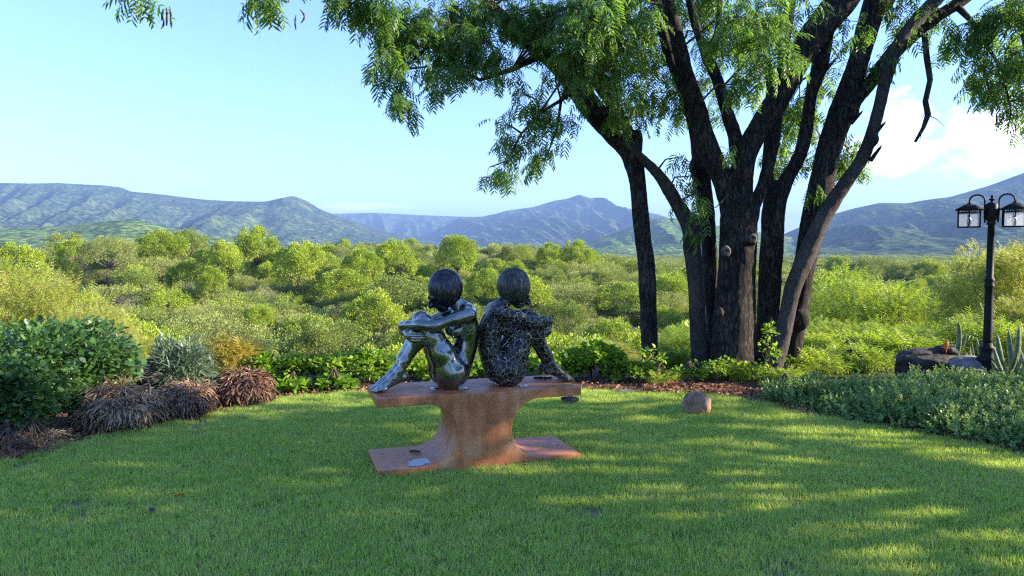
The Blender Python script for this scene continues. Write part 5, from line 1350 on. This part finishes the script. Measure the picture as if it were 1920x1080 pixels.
# stem B: pale, bends to the left
B1 = wl([(1322, 700, 52), (1314, 660, 44), (1308, 600, 38), (1304, 520, 35), (1297, 460, 35), (1296, 430, 38), (1275, 392, 30), (1254, 355, 27), (1230, 322, 22), (1206, 298, 16), (1188, 282, 12), (1160, 262, 8)], 9.85)
stem_mesh('stem', [B1], M['bark_pale'], .018, burls=((P(1303, 412, 9.82), .075, 0),(P(1290, 455, 9.75), .06, 0)), seed=2, parent=tB)
# main trunk with its forks
C1 = wl([(1376, 745, 112), (1374, 690, 98), (1376, 620, 88), (1380, 540, 82), (1384, 470, 78), (1384, 415, 76), (1384, 370, 62), (1390, 325, 50), (1400, 285, 46), (1425, 238, 46), (1455, 188, 50), (1492, 118, 54), (1532, 58, 58), (1578, 0, 64), (1640, -80, 60, 9.3)], 9.6)
C2 = wl([(1378, 400, 46), (1358, 345, 42), (1338, 300, 42), (1322, 262, 44), (1306, 200, 38), (1290, 150, 34), (1275, 92, 30), (1262, 40, 28), (1245, -30, 26)], 9.65)
C3 = wl([(1398, 420, 34), (1412, 388, 28), (1432, 345, 26), (1446, 290, 27), (1453, 245, 26), (1460, 180, 22, 9.8), (1466, 120, 18, 10), (1480, 40, 14, 10.2), (1495, -40, 10, 10.4)], 9.65)
C4 = wl([(1388, 300, 30), (1378, 255, 26), (1362, 205, 22), (1345, 150, 22), (1328, 108, 26), (1312, 72, 20), (1298, 20, 18), (1285, -40, 16)], 9.8)
C5 = wl([(1326, 110, 18), (1345, 60, 14), (1350, 0, 12), (1360, -50, 10)], 9.8)
stem_mesh('trunk', [C1, C2, C3, C4, C5], M['bark'], .021, burls=((P(1408, 445, 9.42), .10, 1), (P(1362, 471, 9.36), .055, 1), (P(1350, 585, 9.35), .06, 0), (P(1345, 700, 9.55), .10, 0), (P(1412, 705, 9.55), .10, 0)), seed=3, parent=tB, k=.07)
for px, py, r_0 in ((1362, 471, .038), (1412, 447, .034)):
    kn = Acc(); kn.lathe([(.0, -.004), (r_0*.45, -.002), (r_0*.6, .008), (r_0*.9, .014), (r_0*1.3, .008), (r_0*1.7, -.02)], 18)
    me = kn.mesh('knot', [M['wood_cut']]); o = link('knot', me, tB); q = P(px, py, 9.285 if px < 1400 else 9.30); o.location = q-Vector(tB.location); o.rotation_euler = (R(90), 0, 0); o.scale = (1, 1.2, 1)
# dark stem behind, left of the main trunk
F1 = wl([(1350, 700, 36), (1340, 620, 30), (1333, 540, 30), (1330, 470, 32), (1325, 400, 34), (1316, 345, 36), (1312, 300, 30), (1306, 250, 26), (1288, 190, 24), (1262, 120, 22), (1240, 50, 20), (1225, -30, 18)], 10.25)
F2 = wl([(1316, 330, 30), (1306, 310, 30)], 10.2)
stem_mesh('stem', [F1, F2], M['bark'], .02, seed=4, parent=tB)
# dark trunk right of the main one, forking at mid height
D1 = wl([(1428, 745, 66), (1432, 680, 52), (1438, 600, 46), (1444, 500, 46), (1448, 430, 48), (1452, 385, 46), (1475, 335, 32), (1500, 292, 28), (1512, 240, 26), (1520, 180, 24), (1535, 132, 26), (1547, 100, 18), (1560, 40, 14), (1580, -20, 12)], 10.0)
D2 = wl([(1450, 400, 36), (1440, 340, 28), (1443, 270, 24), (1446, 200, 18), (1440, 120, 14)], 10.1)
D3 = wl([(1535, 130, 16), (1527, 90, 10), (1535, 50, 8)], 10)
stem_mesh('stem', [D1, D2, D3], M['bark'], .02, burls=((P(1540, 118, 9.95), .10, 0),), seed=5, parent=tB)
# thick trunk leaning right
E1 = wl([(1462, 745, 60), (1476, 680, 50), (1492, 600, 44), (1505, 520, 46), (1518, 450, 48), (1530, 390, 50), (1543, 330, 50), (1558, 270, 50), (1578, 212, 52), (1594, 160, 44), (1612, 108, 42), (1625, 55, 46), (1642, 0, 46), (1660, -70, 40)], 9.9)
E1b = wl([(1582, 215, 34), (1604, 190, 28), (1625, 165, 26), (1652, 128, 28), (1690, 82, 32), (1740, 42, 30), (1790, 10, 26), (1840, -30, 22)], 9.8)
E1c = wl([(1645, 25, 24), (1672, -5, 22), (1700, -50, 18)], 9.9)
stem_mesh('stem', [E1, E1b, E1c], M['bark'], .021, burls=((P(1596, 212, 9.8), .11, 0), (P(1500, 600, 9.75), .13, 0)), seed=6, parent=tB)
# paler stem in front of it
E2 = wl([(1440, 735, 46), (1452, 680, 38), (1470, 620, 35), (1487, 540, 35), (1515, 470, 38), (1548, 400, 35), (1588, 342, 30), (1622, 285, 27), (1645, 215, 25), (1660, 150, 25), (1680, 90, 27), (1715, 42, 26), (1755, 0, 24), (1800, -50, 20)], 9.5)
for G1 in (wl([(1790, 8, 16, 9.8), (1822, 40, 11, 9.6), (1852, 88, 8, 9.4), (1878, 130, 6, 9.3), (1892, 190, 4, 9.2)], 9.6), wl([(1852, 88, 6, 9.4), (1846, 130, 5, 9.35), (1858, 185, 3, 9.25)], 9.4), wl([(1830, -40, 16, 9.7), (1880, -20, 12, 9.5), (1915, 60, 8, 9.3), (1935, 150, 6, 9.2)], 9.5)):
    a_c = Acc(); a_c.tube([p for p, r in G1], [r for p, r in G1], 7); o = link('branch', a_c.mesh('branch', [M['bark']]), tB); o.location = -Vector(tB.location); LIMB.extend(G1)
stem_mesh('stem', [E2], M['bark_pale'], .018, burls=((P(1638, 262, 9.45), .075, 0),), seed=7, parent=tB)
# short broken spikes on the knots
for k_, (px, py, D_) in enumerate(((1650, 240, 9.45), (1644, 285, 9.45), (1540, 108, 9.95), (1636, 268, 9.45), (1560, 118, 9.95), (1608, 218, 9.75), (1196, 250, 9.95))):
    a_c = Acc(); q = P(px, py, D_); dd = Vector((random.uniform(.03, .09), 0, random.uniform(-.02, .09)))
    a_c.tube([q-dd*1.2, q+dd*.5, q+dd], [.03, .018, .003], 6); o = link('broken_stub', a_c.mesh('broken_stub', [M['bark']], False), tA if k_ == 6 else tB); o.location = -Vector((tA if k_ == 6 else tB).location)
# dead branch hanging from the right-hand limb
HB = wl([(1722, 66, 10), (1733, 66, 12), (1738, 110, 13), (1744, 150, 12), (1735, 190, 12), (1740, 215, 13), (1731, 240, 9), (1716, 266, 6)], 9.7)
a_c = Acc(); a_c.tube([p for p, r in HB], [r for p, r in HB], 8)
for px, py, ex, ey in ((1738, 215, 1772, 238), (1737, 140, 1752, 142), (1731, 238, 1724, 268), (1742, 120, 1760, 124), (1740, 205, 1728, 225)):
    a_c.tube([P(px, py, 9.7), P((px+ex)/2, (py+ey)/2-4, 9.68), P(ex, ey, 9.68)], [.008, .005, .002], 5)
o = link('dead_branch', a_c.mesh('dead_branch', [M['bark_pale']]), tB); o.location = -Vector(tB.location)

# foliage ------------------------------------------------------------------
LP_ = np.array([tuple(p) for p, r in LIMB]); LR_ = np.array([r for p, r in LIMB])
def nearest_limb(q):
    d = np.linalg.norm(LP_-np.array(q), axis=1)+LR_*1.5; return Vector(LP_[int(d.argmin())])
leafpos = {'A': [], 'B': []}; leafdir = {'A': [], 'B': []}; leafsc = {'A': [], 'B': []}; twigs = {'A': Acc(), 'B': Acc()}; pods = []
def foliage(tree, px, py, rx, ry, D, n, rd=.6, size=.165, droop=.45, from_limb=True, sub=7):
    """n leaves on drooping twigs inside an ellipsoid seen at (px,py), D metres off"""
    n = n*(.66 if tree == 'A' else .78); ntw = max(1, int(n/sub)); c = P(px, py, D); RX = rx*D/FPX; RZ = ry*D/FPX
    anchors = []
    for a in range(max(1, ntw//6)):
        q = Vector((c.x+random.uniform(-.5, .5)*RX, c.y+random.uniform(-.5, .5)*rd, c.z+random.uniform(-.1, .7)*RZ)); anchors.append(q)
        if from_limb:
            l = nearest_limb(q)
            if (l-q).length < 1.5:
                m_ = l.lerp(q, .5)+Vector((random.uniform(-.1, .1), random.uniform(-.1, .1), .12*(l-q).length)); twigs[tree].tube([l, m_, q], [.016, .011, .006], 5, caps=False)
    for t in range(ntw):
        while True:
            u = Vector((random.uniform(-1, 1), random.uniform(-1, 1), random.uniform(-1, 1)))
            if u.length <= 1: break
        e = Vector((c.x+u.x*RX, c.y+u.y*rd, c.z+u.z*RZ)); a0 = min(random.sample(anchors, min(3, len(anchors))), key=lambda v: (v-e).length)
        L_ = (e-a0).length; m_ = a0.lerp(e, .5)+Vector((0, 0, .18*L_)); twigs[tree].tube([a0, m_, e], [.005, .004, .002], 4, caps=False)
        dirn = (e-m_).normalized()
        for k_ in range(sub):
            f = .25+.75*k_/(sub-1); pt = m_.lerp(e, f) if L_ < .7 else e+(m_-e).normalized()*((1-f)*.45)
            a_ = random.uniform(0, 6.28); pt = pt+Vector((random.gauss(0, .05), random.gauss(0, .05), random.gauss(0, .04))); d = Vector((math.cos(a_), math.sin(a_), random.uniform(-.9, .5)-droop*.6))+dirn*.5
            leafpos[tree].append(tuple(pt)); leafdir[tree].append(tuple(d)); leafsc[tree].append(size*random.uniform(.75, 1.2))
        if random.random() < .10: pods.append((tree, e.copy()))
FB = 'A'
for a in [(655, 5, 50, 28, 8.2, 110), (715, 30, 60, 42, 8.4, 210), (760, 75, 60, 40, 8.5, 190), (735, 130, 45, 42, 8.4, 120), (735, 175, 32, 25, 8.3, 55), (757, 212, 18, 28, 8.3, 26), (820, 60, 80, 55, 8.8, 300),
          (845, 120, 60, 45, 9, 180), (820, 165, 35, 28, 8.8, 60), (900, 40, 90, 50, 9.2, 330), (905, 100, 60, 35, 9.2, 140), (940, 140, 40, 35, 9.4, 60), (980, 40, 80, 50, 9.6, 300), (990, 190, 50, 32, 9.6, 80),
          (945, 230, 32, 28, 9.5, 42), (1015, 225, 42, 38, 9.7, 90), (965, 275, 40, 30, 9.6, 70), (925, 318, 24, 22, 9.5, 34), (955, 335, 26, 14, 9.5, 28), (1010, 300, 32, 30, 9.6, 65), (1040, 150, 40, 35, 9.9, 55), (1055, 240, 22, 30, 9.9, 36), (1070, 200, 30, 24, 10, 30),
          (1060, 60, 80, 60, 9.6, 300), (560, -40, 50, 26, 7.2, 60), (700, -50, 110, 40, 8, 200), (880, -60, 150, 50, 9, 260)]:
    foliage('A', *a)
foliage('A', 296, -6, 42, 20, 6.3, 22, rd=.2, size=.17); foliage('A', 515, 4, 50, 20, 6.9, 46, rd=.2, size=.19)
for a in [(1100, 60, 90, 70, 8.6, 330), (1110, 120, 80, 50, 8.8, 200), (1170, 90, 90, 70, 10.4, 240), (1150, 110, 70, 60, 9.0, 120), (1200, 160, 80, 50, 10.4, 190), (1130, 175, 40, 34, 9.3, 50), (1165, 215, 50, 28, 9.6, 60), (1235, 205, 60, 34, 10.2, 100), (1275, 225, 40, 28, 10.3, 40), (1230, 50, 60, 60, 10.6, 150), (1205, 60, 40, 50, 9.0, 60),
          (1330, 60, 80, 70, 10.8, 190), (1400, 60, 70, 55, 8.6, 150), (1420, 70, 80, 60, 10.8, 110), (1430, 110, 52, 50, 8.4, 150), (1400, 160, 44, 30, 8.5, 80), (1430, 25, 60, 45, 8.6, 100), (1340, 170, 60, 60, 10.8, 120), (1320, 90, 20, 30, 9.0, 20), (1500, 10, 60, 30, 9.0, 70),
          (1300, 340, 28, 26, 9.5, 24), (1300, 380, 26, 22, 9.5, 24), (1345, 300, 20, 22, 9.4, 14), (1300, 432, 18, 12, 9.6, 12), (1270, 300, 28, 18, 9.7, 12), (1330, 400, 20, 20, 9.4, 16),
          (1440, 300, 26, 60, 10.8, 80), (1480, 225, 44, 50, 11, 190), (1475, 310, 28, 36, 11, 80), (1565, 285, 38, 42, 10.8, 120), (1590, 305, 30, 30, 10.7, 80), (1530, 200, 42, 62, 11, 130), (1560, 130, 40, 50, 10.6, 50), (1540, 355, 20, 16, 9.6, 10),
          (1580, 60, 34, 40, 9.6, 40), (1640, 140, 30, 36, 9.7, 30), (1700, 20, 50, 30, 9.9, 60), (1680, 80, 30, 22, 9.6, 24), (1760, 40, 50, 34, 9.8, 70), (1810, 90, 46, 34, 9.6, 80), (1850, 50, 60, 45, 9.4, 170), (1895, 30, 50, 45, 9.2, 160),
          (1870, 120, 50, 40, 9.3, 130), (1900, 150, 45, 40, 9.2, 110), (1865, 175, 34, 26, 9.2, 40), (1900, 205, 36, 26, 9.2, 48), (1840, 130, 30, 20, 9.4, 22), (1910, 252, 14, 8, 9.1, 7), (1960, 100, 70, 90, 9.2, 260),
          (1150, -50, 160, 50, 9, 330), (1400, -50, 160, 50, 9, 330), (1700, -60, 200, 50, 9.5, 260), (1230, 5, 90, 40, 10.4, 130), (1345, 0, 90, 30, 10.4, 110), (1140, 10, 90, 40, 8.8, 200)]:
    foliage('B', *a)
pine = [mesh_np('leaf', T_, Q_, [M['tree_leaf']]) for T_, Q_ in PIN]
for key, root in (('A', tA), ('B', tB)):
    pos = np.array(leafpos[key]); dr = np.array(leafdir[key]); sc = np.array(leafsc[key]); B_ = basis(dr, rng.uniform(-.5, .5, len(dr)))
    px_ = pos[:, 0]/pos[:, 1]*FPX+960; vis = (pos[:, 2] < CAMZ+pos[:, 1]*.34) & (np.abs(pos[:, 0]/pos[:, 1]) < .7)
    order = np.argsort(np.where(vis, pos[:, 1], 99)); one = order[:290]; rest = order[290:]
    off = np.array(root.location)
    from mathutils import Matrix
    for i in one:
        o = bpy.data.objects.new('leaf', pine[int(rng.integers(0, 4))]); C.objects.link(o); o.parent = root
        b = B_[i]; m3 = Matrix((b[0], b[1], b[2])).transposed(); o.matrix_local = Matrix.Translation(Vector(pos[i]-off)) @ m3.to_4x4() @ Matrix.Scale(sc[i], 4)
    acc = Acc(); pick = rng.integers(0, 4, len(rest))
    for v in range(4):
        r_i = rest[pick == v]; V, F = scatter(PIN[v][0], PIN[v][1], pos[r_i]-off, B_[r_i], sc[r_i]); acc.add(V, F)
    fo = link('foliage', acc.mesh('foliage', [M['tree_leaf']], False), root); fo['kind'] = 'stuff'
    tw = link('twigs', twigs[key].mesh('twigs', [M['twig']]), root); tw.location = -Vector(root.location); tw['kind'] = 'stuff'
    pa = Acc()
    extra = [P(x, y, d) for x, y, d in ((300, 22, 6.3), (312, 14, 6.3), (318, 12, 6.3), (505, 22, 6.9), (515, 26, 6.9), (530, 30, 6.9), (555, 28, 6.9), (562, 18, 6.9), (765, 215, 8.3), (770, 200, 8.3), (1130, 15, 8.6), (762, 190, 8.3))] if key == 'A' else [P(x, y, d) for x, y, d in ((1862, 205, 9.2), (1870, 210, 9.2), (1905, 232, 9.2), (1195, 205, 9.2))]
    for q in [e for t_, e in pods if t_ == key]+extra:
        L_ = random.uniform(.08, .15); a_ = random.uniform(0, 6.28); cv = random.uniform(-.06, .06)
        pts_ = [q+Vector((math.cos(a_)*cv*math.sin(t*3), math.sin(a_)*cv*math.sin(t*3), -L_*t)) for t in np.linspace(0, 1, 7)]
        pa.tube(pts_, [.003, .006, .010, .007, .010, .007, .003], 5)
    po = link('seed_pods', pa.mesh('seed_pods', [M['pod']]), root); po.location = -Vector(root.location); po['kind'] = 'stuff'

# ------------------------------------------------------------ trees right of the camera shading the lawn; added ones behind it darken reflections
BIG = [crown_mesh('garden_tree', M['tree_leaf'], 2.3, 1.9, 3.7, 60, 57, .16, seed=90+i, clump_r=.27, temp=BROAD, tr=.16) for i in range(2)]
SH = ((9.4, 4.9, 1.0, 'leafy garden tree just outside the right edge of the photograph'), (9.2, 1.6, 1.05, 'leafy garden tree to the right of the camera'), (9.0, -1.8, 1.0, 'leafy garden tree right of and level with the camera'),
      (15.5, 4.6, 1.25, 'taller garden tree farther right beyond the first one'), (15.5, .6, 1.3, 'taller garden tree farther right near the camera'))
for i, (x, y, s, lb) in enumerate(SH):
    r_t = empty('garden_tree', (x, y, 0), 1.3*i); r_t.scale = (s, s, s); tag(r_t, lb, 'tree', 'garden trees right of the lawn')
    link('crown', BIG[i % 2][0], r_t); link('trunk', BIG[i % 2][1], r_t)
for i, (x, y, s, lb) in enumerate(((-8, -15, 1.3, 'added unseen tree behind the camera on the left'), (0.5, -17, 1.5, 'added unseen tree straight behind the camera'), (8, -15, 1.3, 'added unseen tree behind the camera on the right'))):
    r_t = empty('garden_tree', (x, y, 0), 1.1*i); r_t.scale = (s, s, s); tag(r_t, lb, 'tree', 'added unseen trees behind the camera')  # unseen trees, added so the statues have something dark to reflect
    link('crown', BIG[i % 2][0], r_t); link('trunk', BIG[i % 2][1], r_t)

# ------------------------------------------------------------ haze
def haze():
    m, N, L = nodes('haze_air'); v = N.new('ShaderNodeVolumePrincipled'); v.inputs['Color'].default_value = (.25, .40, .70, 1); v.inputs['Density'].default_value = HAZE_DENSITY; v.inputs['Anisotropy'].default_value = 0.0
    o = N.new('ShaderNodeOutputMaterial'); L.new(v.outputs[0], o.inputs['Volume'])
    A_ = Acc(); A_.box((0, 0, 0), (21000, 21000, 570)); ob = link('haze', A_.mesh('haze', [m], False), loc=(0, 0, 195)); tag(ob, 'thin bluish morning haze lying over the whole valley', kind='stuff')
haze()
